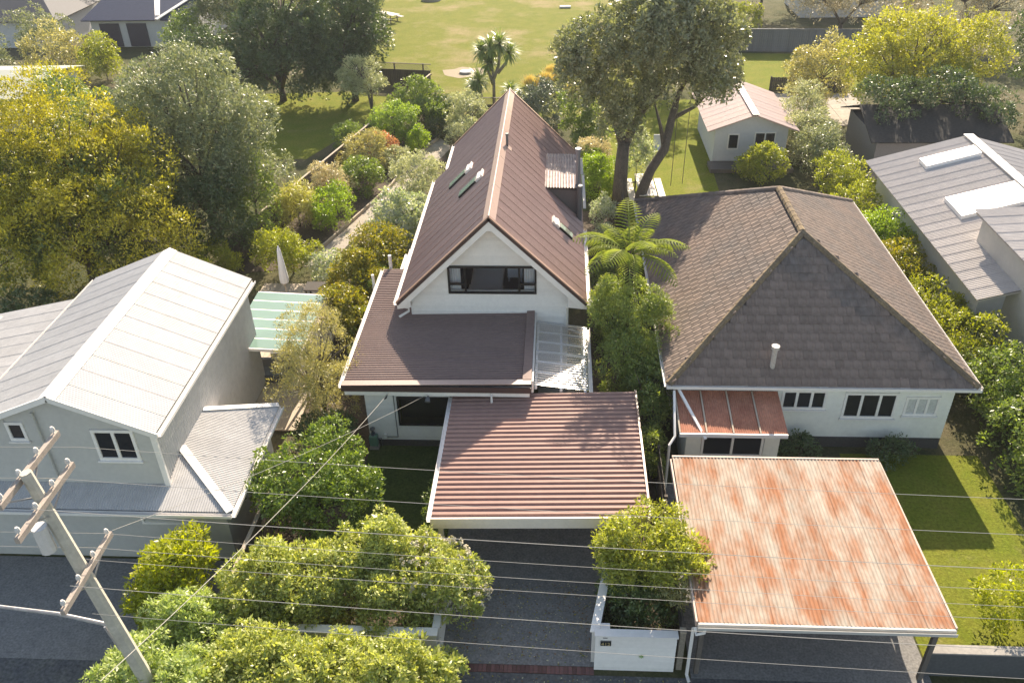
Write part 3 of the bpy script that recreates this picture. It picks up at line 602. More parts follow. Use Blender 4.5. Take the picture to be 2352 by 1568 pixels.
def paling_fence(name, label, A, Bp, h, m, pitch=0.15, gap=0.012, cat='fence', cap=None, lattice=0.0, seed=0):
    A = Vector((*A, 0)); Bp = Vector((*Bp, 0)); L_ = (Bp - A).length; d = (Bp - A).normalized(); n_ = Vector((-d.y, d.x, 0)); ang = math.atan2(d.y, d.x)
    t = thing(name, label, cat, A)
    me = unit_mesh('paling', B().box(0, pitch - gap, -0.011, 0.011, 0, h - lattice), m)
    rr = random.Random(seed)
    for i in range(int(L_ / pitch)):
        p = A + d * (i * pitch); inst('paling', me, t, (p.x, p.y, rr.uniform(-0.02, 0.012)), (0, 0, ang), (1, 1, 1))
    for z in (0.35, h - lattice - 0.3): B().bar(A + n_ * 0.045 + Vector((0, 0, z)), Bp + n_ * 0.045 + Vector((0, 0, z)), 0.05, 0.09).build('rail', m, t)
    k = 0.0
    while k <= L_ + 0.01:
        p = A + d * min(k, L_); B().box(p.x - .05, p.x + .05, p.y - .05 + n_.y * .13, p.y + .05 + n_.y * .13, 0, h + 0.03).build('post', m, t); k += 2.4
    if cap: B().bar(A + Vector((0, 0, h + 0.02)), Bp + Vector((0, 0, h + 0.02)), 0.12, 0.035).build('capping', cap, t)
    if lattice:
        b = B(); z0 = h - lattice; k = -lattice
        while k < L_:
            for s_ in (1, -1):
                a0 = k if s_ > 0 else k + lattice; a1 = k + lattice if s_ > 0 else k
                za, zb = z0, h
                if min(a0, a1) >= 0 and max(a0, a1) <= L_: b.bar(A + d * a0 + n_ * (0.008 * s_) + Vector((0, 0, za)), A + d * a1 + n_ * (0.008 * s_) + Vector((0, 0, zb)), 0.010, 0.035, n_)
            k += 0.13
        b.build('lattice', m, t)
        B().bar(A + Vector((0, 0, z0)), Bp + Vector((0, 0, z0)), 0.05, 0.06).build('lattice_rail', m, t)
    return t
paling_fence('paling_fence', 'weathered timber boundary fence between white roofed house and street hedge', (-9.2, 14.7), (-9.1, 21.5), 1.5, TIMBER, cap=PALET, seed=1)
paling_fence('paling_fence', 'long grey paling fence running up the left side of the garden path', (-16.4, 37.0), (-9.9, 65.6), 1.6, TIMBER, cap=PALET, seed=2)
paling_fence('lattice_fence', 'dark timber fence with lattice top at edge of the park lawn', (-15.5, 68.4), (-10.1, 67.5), 1.8, DARKT, lattice=0.5, cap=TIMBER, seed=3)
paling_fence('lattice_fence', 'low dark lattice topped fence panel at the garden end, left of the gap', (-9.4, 61.2), (-7.4, 60.9), 1.2, DARKT, lattice=0.5, cap=TIMBER, seed=4)
paling_fence('lattice_fence', 'low dark lattice topped fence panel at the garden end, behind the cabbage trees', (-6.7, 60.9), (-3.9, 60.8), 1.2, DARKT, lattice=0.5, cap=TIMBER, seed=5)
paling_fence('paling_fence', 'narrow side fence of grey palings between white house and tiled roof house', (3.45, 14.9), (3.55, 43.5), 1.5, TIMBER, seed=6)
paling_fence('paling_fence', 'long blue grey board fence closing the far lawn at upper right', (14.9, 77.6), (27.2, 76.9), 1.9, GREYF, pitch=0.18, cap=GREYF, seed=7)
paling_fence('paling_fence', 'pale board fence running away along the park at top right', (14.85, 79.0), (15.2, 104), 1.9, GREYF, pitch=0.2, cap=PALET, seed=8)
paling_fence('paling_fence', 'low dark fence across the yard behind the pink roofed cottage', (16.2, 65.9), (22.0, 65.7), 1.1, DARKT, seed=9)
dp = thing('timber_post', 'squared timber post standing at right end of the white 412 wall', 'post', (3.40, 14.62, 0))
B().box(3.32, 3.47, 14.55, 14.70, 0, 1.55).build('shaft', PALEBARK, dp); B().box(3.31, 3.48, 14.54, 14.71, 1.551, 1.58).build('post_cap', PALET, dp)

# ------------------------------------------------------------------ rusty carport
RC = thing('rusty_carport', 'wide carport with patchy orange rusted iron roof on neighbour drive', 'carport', (6.8, 17.2, 0))
for k in range(10):
    x0 = 3.66 + k * 0.629
    B().corr((x0, 14.2, 2.42 + 0.003 * (k % 2)), (1, 0, 0), (0, 6.15, 0.10), wave(0.635, 0.106, 0.030, 6), (0, 0, 1)).bar((x0, 14.2, 2.452), (x0, 20.35, 2.552), 0.022, 0.008).build('roof_sheet', RUST, RC)
B().box(3.64, 9.97, 14.13, 14.19, 2.26, 2.44).build('front_fascia', LNWALL, RC)
gutter(RC, (3.62, 14.08, 2.33), (9.98, 14.08, 2.33), LNWALL, r=0.045)
B().box(3.58, 3.63, 14.2, 20.35, 2.28, 2.47).build('side_fascia', mat('faded_pink_paint', (0.52, 0.40, 0.34), 0.6), RC); B().box(9.97, 10.02, 14.2, 20.35, 2.28, 2.47).build('side_fascia', MATS['faded_pink_paint'], RC)
B().box(3.64, 9.96, 20.36, 20.42, 2.36, 2.56).build('rear_fascia', MATS['faded_pink_paint'], RC)
for yy in (15.2, 16.6, 18.0, 19.4): B().box(3.66, 9.95, yy, yy + 0.06, 2.25, 2.40).build('rafter', TIMBER, RC)
for (xx, yy) in ((3.85, 14.5), (9.75, 14.5), (3.85, 19.9), (9.75, 19.9), (3.85, 17.2), (9.75, 17.2)): B().box(xx - .06, xx + .06, yy - .06, yy + .06, 0, 2.25).build('post', TIMBER, RC)
B().tube([(3.80, 14.07, 2.34), (3.80, 14.07, 2.2), (3.62, 14.12, 2.05), (3.60, 14.2, 2.2), (3.58, 14.35, 2.0), (3.58, 14.35, 0.1), (3.62, 14.15, 0.06)], 0.045, 8).build('downpipe', WHITE, RC)
for (z0, z1) in ((0.6, 2.2),): B().bar((3.85, 17.2, z0), (3.85, 18.9, z1), 0.08, 0.05).build('brace', RUSTD, RC)

# ------------------------------------------------------------------ right neighbour: hipped tile roof
RN = thing('tiled_house', 'pale weatherboard house with large brown tiled hip roof beside the white house', 'house', (9.05, 31, 0))
EX0, EX1, EY0, EY1, EZ = 3.85, 14.25, 23.75, 39.0, 2.86
TX, TZ, TY0, TY1 = 8.95, 6.25, 28.6, 32.6
V3 = Vector
faces = {
 'front': (V3((EX0, EY0, EZ)), V3((EX1, EY0, EZ)), V3((TX, TY0, TZ)), V3((TX, TY0, TZ))),
 'left': (V3((EX0, EY1, EZ)), V3((EX0, EY0, EZ)), V3((TX, TY0, TZ)), V3((TX, TY1, TZ))),
 'right': (V3((EX1, EY0, EZ)), V3((EX1, EY1, EZ)), V3((TX, TY1, TZ)), V3((TX, TY0, TZ))),
 'back': (V3((EX1, EY1, EZ)), V3((EX0, EY1, EZ)), V3((TX, TY1, TZ)), V3((TX, TY1, TZ)))}
rb = B()
for k, q in faces.items():
    rb.poly([p - V3((0, 0, 0.03)) for p in (q if k in ('left', 'right') else q[:3])])
rnroof = rb.build('roof', TILE, RN)
PW, EXPO = 0.30, 0.33
tb = B()   # one concrete tile, lying in x (width) / y (up slope), z out of the slope
xs = [0, 0.05, 0.11, 0.19, 0.25, 0.297]; hs = [0.028, 0.045, 0.030, 0.030, 0.045, 0.028]
for yy, dz in ((0.0, 0.014), (0.36, 0.0)):
    for x_, h_ in zip(xs, hs): tb.v.append((x_, yy, h_ + dz))
for i_ in range(5): tb.f.append((i_, i_ + 1, i_ + 7, i_ + 6))
n0 = len(tb.v)
for x_ in xs: tb.v.append((x_, 0.0, 0.004))
for i_ in range(5): tb.f.append((n0 + i_, n0 + i_ + 1, i_ + 1, i_))
tile_me = unit_mesh('roof_tile', tb, TILE); TV = np.array(tb.v); TF = tb.f
tiles = []
for k in ('front', 'left', 'right'):
    a, b_, c, d_ = faces[k]; u = (b_ - a).normalized(); L_ = (b_ - a).length
    mid = (a + b_) / 2; top = (c + d_) / 2; up = (top - mid); up = (up - u * up.dot(u)); S = up.length; up.normalize(); nn = u.cross(up)
    tl0 = (d_ - a).dot(u); tr0 = L_ - (c - a).dot(u)
    M = Matrix((u, up, nn)).transposed()
    for r in range(int(S / EXPO)):
        s0 = r * EXPO; fr = (s0 + EXPO * 0.5) / S
        lo = tl0 * fr; hi = L_ - tr0 * fr
        off = 0.15 if r % 2 else 0.0
        i_ = int(lo / PW)
        while i_ * PW + off < hi - 0.1:
            x_ = i_ * PW + off
            if x_ > lo - 0.15: tiles.append((a + u * x_ + up * (s0 - 0.03), M))
            i_ += 1
def dist(t): return (np.array(t[0]) - CAM) @ (np.array(t[0]) - CAM)
tiles.sort(key=dist)
rt = random.Random(3)
for p, M in tiles[:290]:
    o = inst('roof_tile', tile_me, rnroof, p); o.rotation_euler = M.to_euler(); o.location.z += rt.uniform(-0.004, 0.006)
tvs, tfs = [], []; nv = len(TV); kk = 0
for p, M in tiles[290:]:
    tvs.append(TV @ np.array(M).T + np.array(p) + np.array([0, 0, rt.uniform(-0.004, 0.006)])); tfs += [tuple(i_ + kk * nv for i_ in f_) for f_ in TF]; kk += 1
bb = B(); bb.v = [tuple(p) for p in np.concatenate(tvs)]; bb.f = tfs
o = bb.build('roof_tiles', TILE, rnroof); o['kind'] = 'stuff'
def hipcaps(a, b, m, name='hip_tile'):
    a = V3(a); b = V3(b); L_ = (b - a).length; n = int(L_ / 0.38); d = (b - a) / n
    for i_ in range(n):
        p = a + d * i_; q = p + d * 1.06; bb = B()
        r = d.cross(V3((0, 0, 1))).normalized(); u = r.cross(d).normalized()
        pr = [(-0.14, -0.03), (-0.09, 0.06), (0, 0.10), (0.09, 0.06), (0.14, -0.03)]
        for e, s_ in ((p, 1.06), (q, 0.94)):
            for (x_, z_) in pr: bb.v.append(tuple(e + r * x_ * s_ + u * (z_ * s_)))
        for j in range(4): bb.f.append((j, j + 1, j + 6, j + 5))
        bb.f.append((4, 3, 2, 1, 0)); bb.build(name, m, rnroof)
hipcaps((EX0, EY0, EZ + .03), (TX, TY0, TZ + .04), LICHEN); hipcaps((EX1, EY0, EZ + .03), (TX, TY0, TZ + .04), LICHEN)
hipcaps((TX, TY0, TZ + .05), (TX, TY1, TZ + .05), LICHEN, 'ridge_tile'); hipcaps((EX0, EY1, EZ + .03), (TX, TY1, TZ + .04), TILE); hipcaps((EX1, EY1, EZ + .03), (TX, TY1, TZ + .04), TILE)
for a, b_ in (((EX0 - .06, EY0 - .07, 2.76), (EX1 + .06, EY0 - .07, 2.76)), ((EX0 - .07, EY0, 2.76), (EX0 - .07, EY1, 2.76)), ((EX1 + .07, EY0, 2.76), (EX1 + .07, EY1, 2.76))): gutter(RN, a, b_, WHITE)
B().box(4.35, 13.65, 24.06, 38.4, 0.0, 2.8).build('wall', RNWALL, RN)
boards(RN, 24.05, 0.45, 2.78, 0.15, lambda z: 4.33, lambda z: 13.67, RNWALL, holes=[(7.85, 9.4, 1.66, 2.48), (10.0, 11.82, 1.30, 2.40), (12.1, 13.25, 1.45, 2.25)], joined='weatherboards')
B().box(4.36, 13.64, 23.99, 24.04, 0.0, 0.44).build('foundation', MATS['dark_base'], RN)
B().poly([(EX0, EY0, 2.74), (EX1, EY0, 2.74), (EX1, 24.06, 2.74), (EX0, 24.06, 2.74)]).build('soffit', RNWALL, RN)
window(RN, 7.85, 9.4, 1.66, 2.48, 24.05, WHITE, 0.09, mull=(8.37, 8.88), glassm=DARKGLASS, sill=WHITE)
window(RN, 10.0, 11.82, 1.30, 2.40, 24.05, WHITE, 0.09, mull=(10.6, 11.22), glassm=DARKGLASS, sill=WHITE)
window(RN, 12.1, 13.25, 1.45, 2.25, 24.05, WHITE, 0.08, mull=(12.5, 12.86), glassm=mat('blind_white', (0.55, 0.56, 0.55), 0.5), sill=WHITE)
B().tube([(7.42, 24.3, 2.9), (7.42, 24.3, 4.0)], 0.09, 10).tube([(7.42, 24.3, 4.0), (7.42, 24.3, 4.12)], 0.14, 10).build('roof_flue', mat('pale_flue', (0.5, 0.46, 0.42), 0.5), RN)
B().box(5.55, 5.95, 33.0, 33.35, 3.7, 3.78).build('roof_vent', GALV, RN)
# porch with red iron roof
pr_ = B().box(4.4, 7.5, 22.3, 23.98, 0.0, 0.9).box(4.4, 4.9, 22.3, 22.4, 0.9, 2.05).box(7.0, 7.5, 22.3, 22.4, 0.9, 2.05).box(7.4, 7.5, 22.42, 23.98, 0.9, 2.05).box(4.4, 4.5, 22.42, 23.98, 0.9, 2.05).build('porch_wall', RNWALL, RN)
for k in range(4):
    x0 = 4.12 + k * 0.88
    B().corr((x0, 22.05, 2.10 + 0.003 * (k % 2)), (1, 0, 0), (0, 1.93, 0.34), wave(0.89, 0.0762, 0.02, 4), (0, 0, 1)).build('porch_sheet', RUSTD, pr_)
    B().bar((x0, 22.05, 2.14), (x0, 23.96, 2.48), 0.05, 0.04).build('porch_batten', PALET, pr_)
B().box(4.1, 7.64, 21.98, 22.04, 2.0, 2.14).build('porch_fascia', WHITE, pr_)
window(RN, 4.92, 6.98, 0.92, 2.0, 22.35, WHITE, 0.08, mull=(5.95,), glassm=DARKGLASS)
B().bar((4.2, 23.7, 2.72), (4.95, 21.9, 2.0), 0.09, 0.06).build('brace', WHITE, RN)
B().tube([(4.05, 23.6, 2.7), (3.95, 22.0, 2.0), (3.75, 21.7, 1.9), (3.75, 21.7, 0)], 0.045, 8).build('downpipe', WHITE, RN)

# ------------------------------------------------------------------ left neighbour: white steel roof
LN = thing('white_roofed_house', 'pale grey two storey house with white corrugated gable roof at left', 'house', (-14.5, 23.3, 0))
RL, RLZ = -14.35, 6.05
nl_ = V3((-0.43, 0, 1)).normalized(); nr_ = V3((0.43, 0, 1)).normalized()
def gsheets(parent, xr_, zr_, xe, ze, y0, y1, m, w=0.762, pitch=0.0762, h=0.012, name='roof_sheet', n_=4):
    n = int(math.ceil((y1 - y0) / w)); ww = (y1 - y0) / n
    nn = V3((ze - zr_, 0, xr_ - xe)); nn = nn if nn.z > 0 else -nn
    for i_ in range(n):
        B().corr((xe, y0 + i_ * ww, ze + 0.003 * (i_ % 2)), (0, 1, 0), (xr_ - xe, 0, zr_ - ze), wave(ww + .02, pitch, h, n_), nn).build(name, m, parent)
lroof = B().slab([(RL, 18.5, RLZ - .06), (-11.55, 18.5, 4.74), (-11.55, 27.4, 4.74), (RL, 27.4, RLZ - .06)], 0.04).slab([(-17.5, 18.5, 4.74), (RL, 18.5, RLZ - .06), (RL, 27.4, RLZ - .06), (-17.5, 27.4, 4.74)], 0.04).build('roof', LNROOF, LN)
gsheets(lroof, RL, RLZ, -11.5, 4.79, 18.42, 27.5, LNROOF); gsheets(lroof, RL, RLZ, -17.55, 4.79, 18.42, 27.5, LNROOF)
for k in range(3):
    cap = B()
    for s_ in (-1, 1):
        a = 18.4 + k * 3.04; pts = [(RL, a, RLZ + .05), (RL + s_ * .26, a, RLZ - .075), (RL + s_ * .26, a + 3.03, RLZ - .075), (RL, a + 3.03, RLZ + .05)]
        cap.slab(pts if s_ < 0 else pts[::-1], 0.01)
    cap.build('ridge_cap', mat('white_flashing', (0.72, 0.70, 0.68), 0.5, 0.03), lroof)
for s_, xe in ((1, -11.45), (-1, -17.6)):
    B().bar((RL, 18.40, RLZ - .06), (xe, 18.40, 4.69), 0.05, 0.18, (0, 0, 1)).build('barge_board', WHITE, LN)
    gutter(LN, (xe + s_ * .02, 18.45, 4.64), (xe + s_ * .02, 27.5, 4.64), WHITE)
B().hexa([(-17.2, 18.62, 0), (-11.75, 18.62, 0), (-11.75, 27.3, 0), (-17.2, 27.3, 0), (-17.2, 18.62, 4.7), (-11.75, 18.62, 4.7), (-11.75, 27.3, 4.7), (-17.2, 27.3, 4.7)]).poly([(-17.2, 18.63, 4.7), (-11.75, 18.63, 4.7), (RL, 18.63, 5.9)]).poly([(-17.2, 27.29, 4.7), (RL, 27.29, 5.9), (-11.75, 27.29, 4.7)]).build('wall', LNWALL, LN)
lw_ = lambda z: -17.22 if z < 4.7 else -17.2 + (z - 4.7) * 2.36; rw_ = lambda z: -11.73 if z < 4.7 else -11.75 - (z - 4.7) * 2.16
boards(LN, 18.62, 2.5, 5.85, 0.15, lw_, rw_, LNWALL, holes=[(-13.55, -12.28, 3.6, 4.75), (-16.05, -15.5, 4.3, 4.98)], joined='weatherboards')
cl = B()      # vertical corrugated cladding on the sunny side wall
cl.corr((-11.73, 18.7, 0.2), (0, 1, 0), (0, 0, 4.4), wave(8.6, 0.13, 0.03, 4), (1, 0, 0)); cl.build('side_cladding', LNROOF, LN)
B().box(-11.78, -11.62, 18.53, 18.615, 2.4, 4.68).build('corner_trim', WHITE, LN)
B().tube([(-15.05, 18.52, 5.4), (-15.05, 18.52, 2.7)], 0.04, 8).build('downpipe', LNWALL, LN)
window(LN, -13.55, -12.28, 3.6, 4.75, 18.62, WHITE, 0.1, mull=(-12.91,), glassm=DARKGLASS, sill=WHITE)
window(LN, -16.05, -15.5, 4.3, 4.98, 18.62, WHITE, 0.09, glassm=DARKGLASS, sill=WHITE)
# wrap-round lean-to with hipped corner
vz0, vz1 = 2.42, 3.02
vr = B().slab([(-9.55, 17.72, vz0 - .05), (-9.55, 22.85, vz0 - .05), (-11.72, 21.8, vz1 - .05), (-11.72, 19.9, vz1 - .05)], 0.04).slab([(-20.5, 17.72, vz0 - .05), (-9.55, 17.72, vz0 - .05), (-11.72, 19.9, vz1 - .05), (-11.72, 18.6, vz0 + .192), (-20.5, 18.6, vz0 + .192)], 0.04).slab([(-9.55, 22.85, vz0 - .05), (-11.83, 22.85, vz0 - .05), (-11.83, 21.8, vz1 - .05)], 0.04).build('lean_to_roof', LNROOF, LN)
def vsheet_right():
    n = 7; ya, yb = 17.72, 22.85
    for i_ in range(n):
        y0 = ya + (yb - ya) * i_ / n; y1 = ya + (yb - ya) * (i_ + 1) / n
        b = B(); pf = wave(y1 - y0, 0.0762, 0.02, 4)
        for d, h_ in pf:
            yy = y0 + d; t_ = min(1.0, (yy - 17.72) / 2.18, (22.85 - yy) / 1.05); t_ = max(t_, 0.02)
            b.v += [(-9.52, yy, vz0 + h_), (-9.52 - 2.2 * t_, yy, vz0 + (vz1 - vz0) * t_ + h_)]
        for j in range(len(pf) - 1): b.f.append((2 * j, 2 * j + 2, 2 * j + 3, 2 * j + 1))
        b.build('roof_sheet', LNROOF, vr)
vsheet_right()
for i_ in range(14):
    x0 = -20.5 + i_ * 0.782; b = B(); pf = wave(0.782, 0.0762, 0.02, 4)
    for d, h_ in pf:
        xx = x0 + d; t_ = max(0.02, (-9.55 - xx) / 2.17 if xx > -11.72 else 0.404); b.v += [(xx, 17.70, vz0 + h_), (xx, 17.70 + 2.18 * t_, vz0 + (vz1 - vz0) * t_ + h_)]
    for j in range(len(pf) - 1): b.f.append((2 * j, 2 * j + 2, 2 * j + 3, 2 * j + 1))
    b.build('roof_sheet', LNROOF, vr)
B().bar((-9.55, 17.72, vz0 + .04), (-11.72, 19.9, vz1 + .04), 0.26, 0.02).build('hip_flashing', MATS['white_flashing'], vr)
B().bar((-9.55, 22.85, vz0 + .04), (-11.72, 21.8, vz1 + .04), 0.22, 0.02).build('hip_flashing', MATS['white_flashing'], vr)
gutter(LN, (-20.5, 17.62, 2.30), (-9.5, 17.62, 2.30), WHITE); gutter(LN, (-9.45, 17.62, 2.30), (-9.45, 22.85, 2.30), WHITE)
B().box(-20.3, -9.95, 18.1, 18.6, 0, 2.36).box(-11.7, -9.95, 18.601, 22.5, 0, 2.36).build('lean_to_wall', LNWALL, LN)
boards(LN, 18.1, 0.3, 2.3, 0.15, lambda z: -20.3, lambda z: -9.93, LNWALL, joined='lower_boards')
window(LN, -12.6, -10.9, 1.5, 2.15, 18.1, WHITE, 0.08, glassm=mat('blind_grey', (0.38, 0.39, 0.40), 0.5))
# left wing
B().box(-21.5, -17.25, 20.2, 26.8, 0, 3.5).build('wing_wall', LNWALL, LN)
wg = B().slab([(-21.8, 19.8, 3.3), (-17.2, 19.8, 4.3), (-17.2, 27.0, 4.3), (-21.8, 27.0, 3.3)], 0.05).build('wing_roof', LNROOF, LN)
gsheets(wg, -17.22, 4.36, -21.85, 3.36, 19.75, 27.05, LNROOF)
B().box(-18.0, -15.2, 27.7, 30.5, 0, 2.2).build('rear_annex', LNWALL, LN)
# mint glazed patio roof
MP = thing('glazed_patio_roof', 'mint green translucent patio roof on white rafters behind white roofed house', 'patio roof', (-10.8, 28.4, 0))
for k in range(7):
    yy = 26.35 + k * 0.70; B().bar((-12.6, yy, 2.42), (-9.8, yy, 2.28), 0.06, 0.12).build('rafter', WHITE, MP)
    if k < 6: B().slab([(-12.6, yy + .04, 2.485), (-9.72, yy + .04, 2.342), (-9.72, yy + .66, 2.342), (-12.6, yy + .66, 2.485)], 0.01).build('panel', MINT, MP)
B().bar((-9.76, 26.25, 2.17), (-9.76, 30.65, 2.17), 0.08, 0.12).build('beam', WHITE, MP)
for yy in (26.4, 28.5, 30.5): B().box(-9.81, -9.71, yy - .05, yy + .05, 0, 2.1).build('post', WHITE, MP)
dk = thing('deck', 'pale timber deck beneath and beyond the mint patio roof', 'deck', (-11.5, 30, 0))
for k in range(20): B().box(-14.2 + k * 0.225, -14.2 + k * 0.225 + 0.215, 24.3, 35.4, 0.10, 0.14).build('deck_board', PALET, dk)
B().box(-14.1, -9.8, 24.4, 35.3, 0.0, 0.095).build('deck_base', TIMBER, dk)
um = thing('garden_umbrella', 'folded white garden umbrella on the deck beyond the mint roof', 'umbrella', (-12.75, 34.2, 0.14))
B().tube([(-12.75, 34.2, 0.14), (-12.75, 34.2, 2.75)], 0.025, 8).build('pole', PALET, um)
B().tube([(-12.75, 34.2, 0.9), (-12.75, 34.2, 1.1), (-12.75, 34.2, 1.9), (-12.75, 34.2, 2.55), (-12.75, 34.2, 2.78)], [0.20, 0.22, 0.15, 0.09, 0.02], 10).build('canopy', LINEN, um)
B().tube([(-12.75, 34.2, 0.14), (-12.75, 34.2, 0.24)], [0.28, 0.25], 14).build('base', CONC, um)
tb_ = thing('outdoor_table', 'dark outdoor table on the deck beside the golden shrubs', 'table', (-11.2, 33.9, 0.14))
B().box(-11.7, -10.7, 33.5, 34.3, 0.82, 0.87).build('table_top', DARKT, tb_)
for xx in (-11.6, -10.8):
    for yy in (33.6, 34.2): B().box(xx - .03, xx + .03, yy - .03, yy + .03, 0.14, 0.82).build('leg', DARKT, tb_)
for k, (xx, yy, lab) in enumerate(((-11.2, 29.2, 'dark outdoor sofa under the far half of mint patio roof'), (-11.4, 27.6, 'dark outdoor sofa under the near half of mint patio roof'))):
    sf = thing('outdoor_sofa', lab, 'sofa', (xx, yy, 0.14), 'sofas under the patio roof')
    B().box(xx - .75, xx + .75, yy - .35, yy + .3, 0.14, 0.5).build('seat', GREYMET, sf); B().box(xx - .75, xx + .75, yy + .31, yy + .45, 0.14, 0.85).build('backrest', GREYMET, sf)

# ------------------------------------------------------------------ far buildings
CT = thing('cottage', 'small white cottage with faded pink roof on the lawn behind the big tree', 'cottage', (11.9, 54, 0))
B().box(9.6, 14.0, 51.0, 57.6, 0, 2.4).poly([(9.6, 51.01, 2.4), (14.0, 51.01, 2.4), (11.8, 51.01, 3.25)]).build('wall', PALEWALL, CT)
ctr = B().slab([(11.8, 50.5, 3.28), (14.5, 50.5, 2.3), (14.5, 58, 2.3), (11.8, 58, 3.28)], 0.05).slab([(9.1, 50.5, 2.3), (11.8, 50.5, 3.28), (11.8, 58, 3.28), (9.1, 58, 2.3)], 0.05).build('roof', PINKR, CT)
gsheets(ctr, 11.8, 3.32, 14.55, 2.32, 50.45, 58.05, PINKR); gsheets(ctr, 11.8, 3.32, 9.05, 2.32, 50.45, 58.05, PINKR)
B().bar((11.8, 50.4, 3.36), (11.8, 58.1, 3.36), 0.4, 0.05).build('ridge_cap', mat('pale_pink_flashing', (0.55, 0.44, 0.39), 0.5), ctr)
window(CT, 10.4, 11.1, 1.0, 2.0, 51.0, WHITE, 0.08, glassm=DARKGLASS); window(CT, 12.0, 13.3, 0.1, 2.1, 51.0, WHITE, 0.08, mull=(12.65,), glassm=DARKGLASS, name='glazed_door')
B().box(9.3, 14.3, 49.6, 50.98, 0.0, 0.25).build('porch_floor', TIMBER, CT)
RR = thing('low_grey_house', 'large low pale grey roofed house with white skylight strips at right edge', 'house', (21, 37, 0))
B().box(16.9, 25.5, 30.2, 43.2, 0, 2.9).build('wall', PALEWALL, RR)
rrr = B().slab([(16.4, 29.4, 2.95), (21.3, 29.4, 4.35), (21.3, 43.8, 4.35), (16.4, 43.8, 2.95)], 0.06).slab([(21.3, 29.4, 4.35), (26.5, 29.4, 2.95), (26.5, 43.8, 2.95), (21.3, 43.8, 4.35)], 0.06).build('roof', GREYR, RR)
gsheets(rrr, 21.3, 4.40, 16.35, 3.0, 29.35, 43.85, GREYR, h=0.03, pitch=0.13); gsheets(rrr, 21.3, 4.40, 26.55, 3.0, 29.35, 43.85, GREYR, h=0.03, pitch=0.13)
B().bar((21.3, 29.3, 4.46), (21.3, 43.9, 4.46), 0.5, 0.05).build('ridge_cap', MATS['white_flashing'], rrr)
def skybox(y0, y1, xa, xb):
    za = lambda x: 4.40 - 0.283 * (21.3 - x)
    B().hexa([(xa, y0, za(xa) + .02), (xb, y0, za(xb) + .02), (xb, y1, za(xb) + .02), (xa, y1, za(xa) + .02), (xa, y0, za(xa) + .22), (xb, y0, za(xb) + .22), (xb, y1, za(xb) + .22), (xa, y1, za(xa) + .22)]).build('skylight', mat('white_plastic', (0.72, 0.73, 0.74), 0.4, 0.03), rrr)
skybox(41.2, 42.2, 18.4, 20.9); skybox(35.6, 37.6, 18.0, 20.9)
B().box(17.9, 26.5, 24.0, 33.6, 0, 4.6).build('upper_wall', LNWALL, RR)
rr2 = B().slab([(17.65, 23.6, 4.66), (27, 23.6, 5.2), (27, 33.9, 5.2), (17.65, 33.9, 4.66)], 0.05).build('upper_roof', GREYR, RR)
gsheets(rr2, 27, 5.26, 17.6, 4.72, 23.55, 33.95, GREYR, h=0.03, pitch=0.13)
TLH = thing('navy_roofed_garage', 'white garage with navy roof and two dark doors at upper left', 'garage', (-40, 83, 0))
B().box(-44.0, -34.0, 81.0, 89, 0, 2.6).build('wall', PALEWALL, TLH)
tr_ = B().slab([(-44.6, 80.4, 2.55), (-37.5, 80.4, 2.55), (-38.8, 84.5, 4.4), (-43.0, 84.5, 4.4)], 0.1).slab([(-44.6, 80.4, 2.55), (-43.0, 84.5, 4.4), (-43.0, 89, 4.4), (-44.6, 89.5, 2.55)], 0.1).slab([(-37.0, 80.4, 2.55), (-33.5, 80.4, 2.55), (-33.5, 84.5, 4.3), (-38.2, 84.5, 4.3)], 0.1).build('roof', NAVY, TLH)
B().bar((-37.3, 80.3, 2.62), (-33.6, 85.0, 4.6), 0.5, 0.06).build('valley_flashing', WHITE, tr_)
for xx in (-43.2, -40.6): B().box(xx, xx + 1.9, 80.93, 80.99, 0.05, 2.15).build('garage_door', mat('dark_door', (0.05, 0.05, 0.075), 0.5), TLH)
SH = thing('pale_shed', 'low shed with pale green grey roof at far left edge', 'shed', (-41, 61, 0))
B().box(-46, -37.5, 57.5, 65, 0, 2.4).build('wall', PALEWALL, SH)
shr = B().slab([(-46.5, 57, 2.5), (-37.0, 57, 2.5), (-37.0, 61.5, 3.3), (-46.5, 61.5, 3.3)], 0.06).slab([(-46.5, 61.5, 3.3), (-37.0, 61.5, 3.3), (-37.0, 65.5, 2.5), (-46.5, 65.5, 2.5)], 0.06).build('roof', mat('pale_sage_roof', (0.42, 0.43, 0.37), 0.6, 0.06), SH)
BS = thing('dark_roofed_house', 'distant house with dark hip roof beside the navy garage', 'house', (-52, 85, 0))
B().box(-57, -47.5, 81, 90, 0, 2.5).build('wall', PALEWALL, BS); B().slab([(-57.6, 80.4, 2.5), (-47, 80.4, 2.5), (-50.5, 85, 4.6), (-54, 85, 4.6)], 0.08).slab([(-47, 80.4, 2.5), (-47, 90, 2.5), (-50.5, 85, 4.6)], 0.08).build('roof', mat('slate_roof', (0.06, 0.063, 0.075), 0.7, 0.12), BS)
window(BS, -50.5, -48.6, 0.9, 2.0, 81.0, WHITE, 0.1, glassm=DARKGLASS)
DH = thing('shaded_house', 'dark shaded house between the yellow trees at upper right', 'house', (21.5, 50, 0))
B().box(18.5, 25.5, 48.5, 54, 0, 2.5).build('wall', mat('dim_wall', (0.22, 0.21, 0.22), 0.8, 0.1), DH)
B().slab([(18, 48, 2.5), (26, 48, 2.5), (26, 51.2, 3.7), (18, 51.2, 3.7)], 0.06).slab([(18, 51.2, 3.7), (26, 51.2, 3.7), (26, 54.5, 2.5), (18, 54.5, 2.5)], 0.06).build('roof', mat('shade_dark_roof', (0.045, 0.043, 0.04), 0.9, 0.3, 1.5), DH)  # shade over the house painted into the roof as a near-black colour
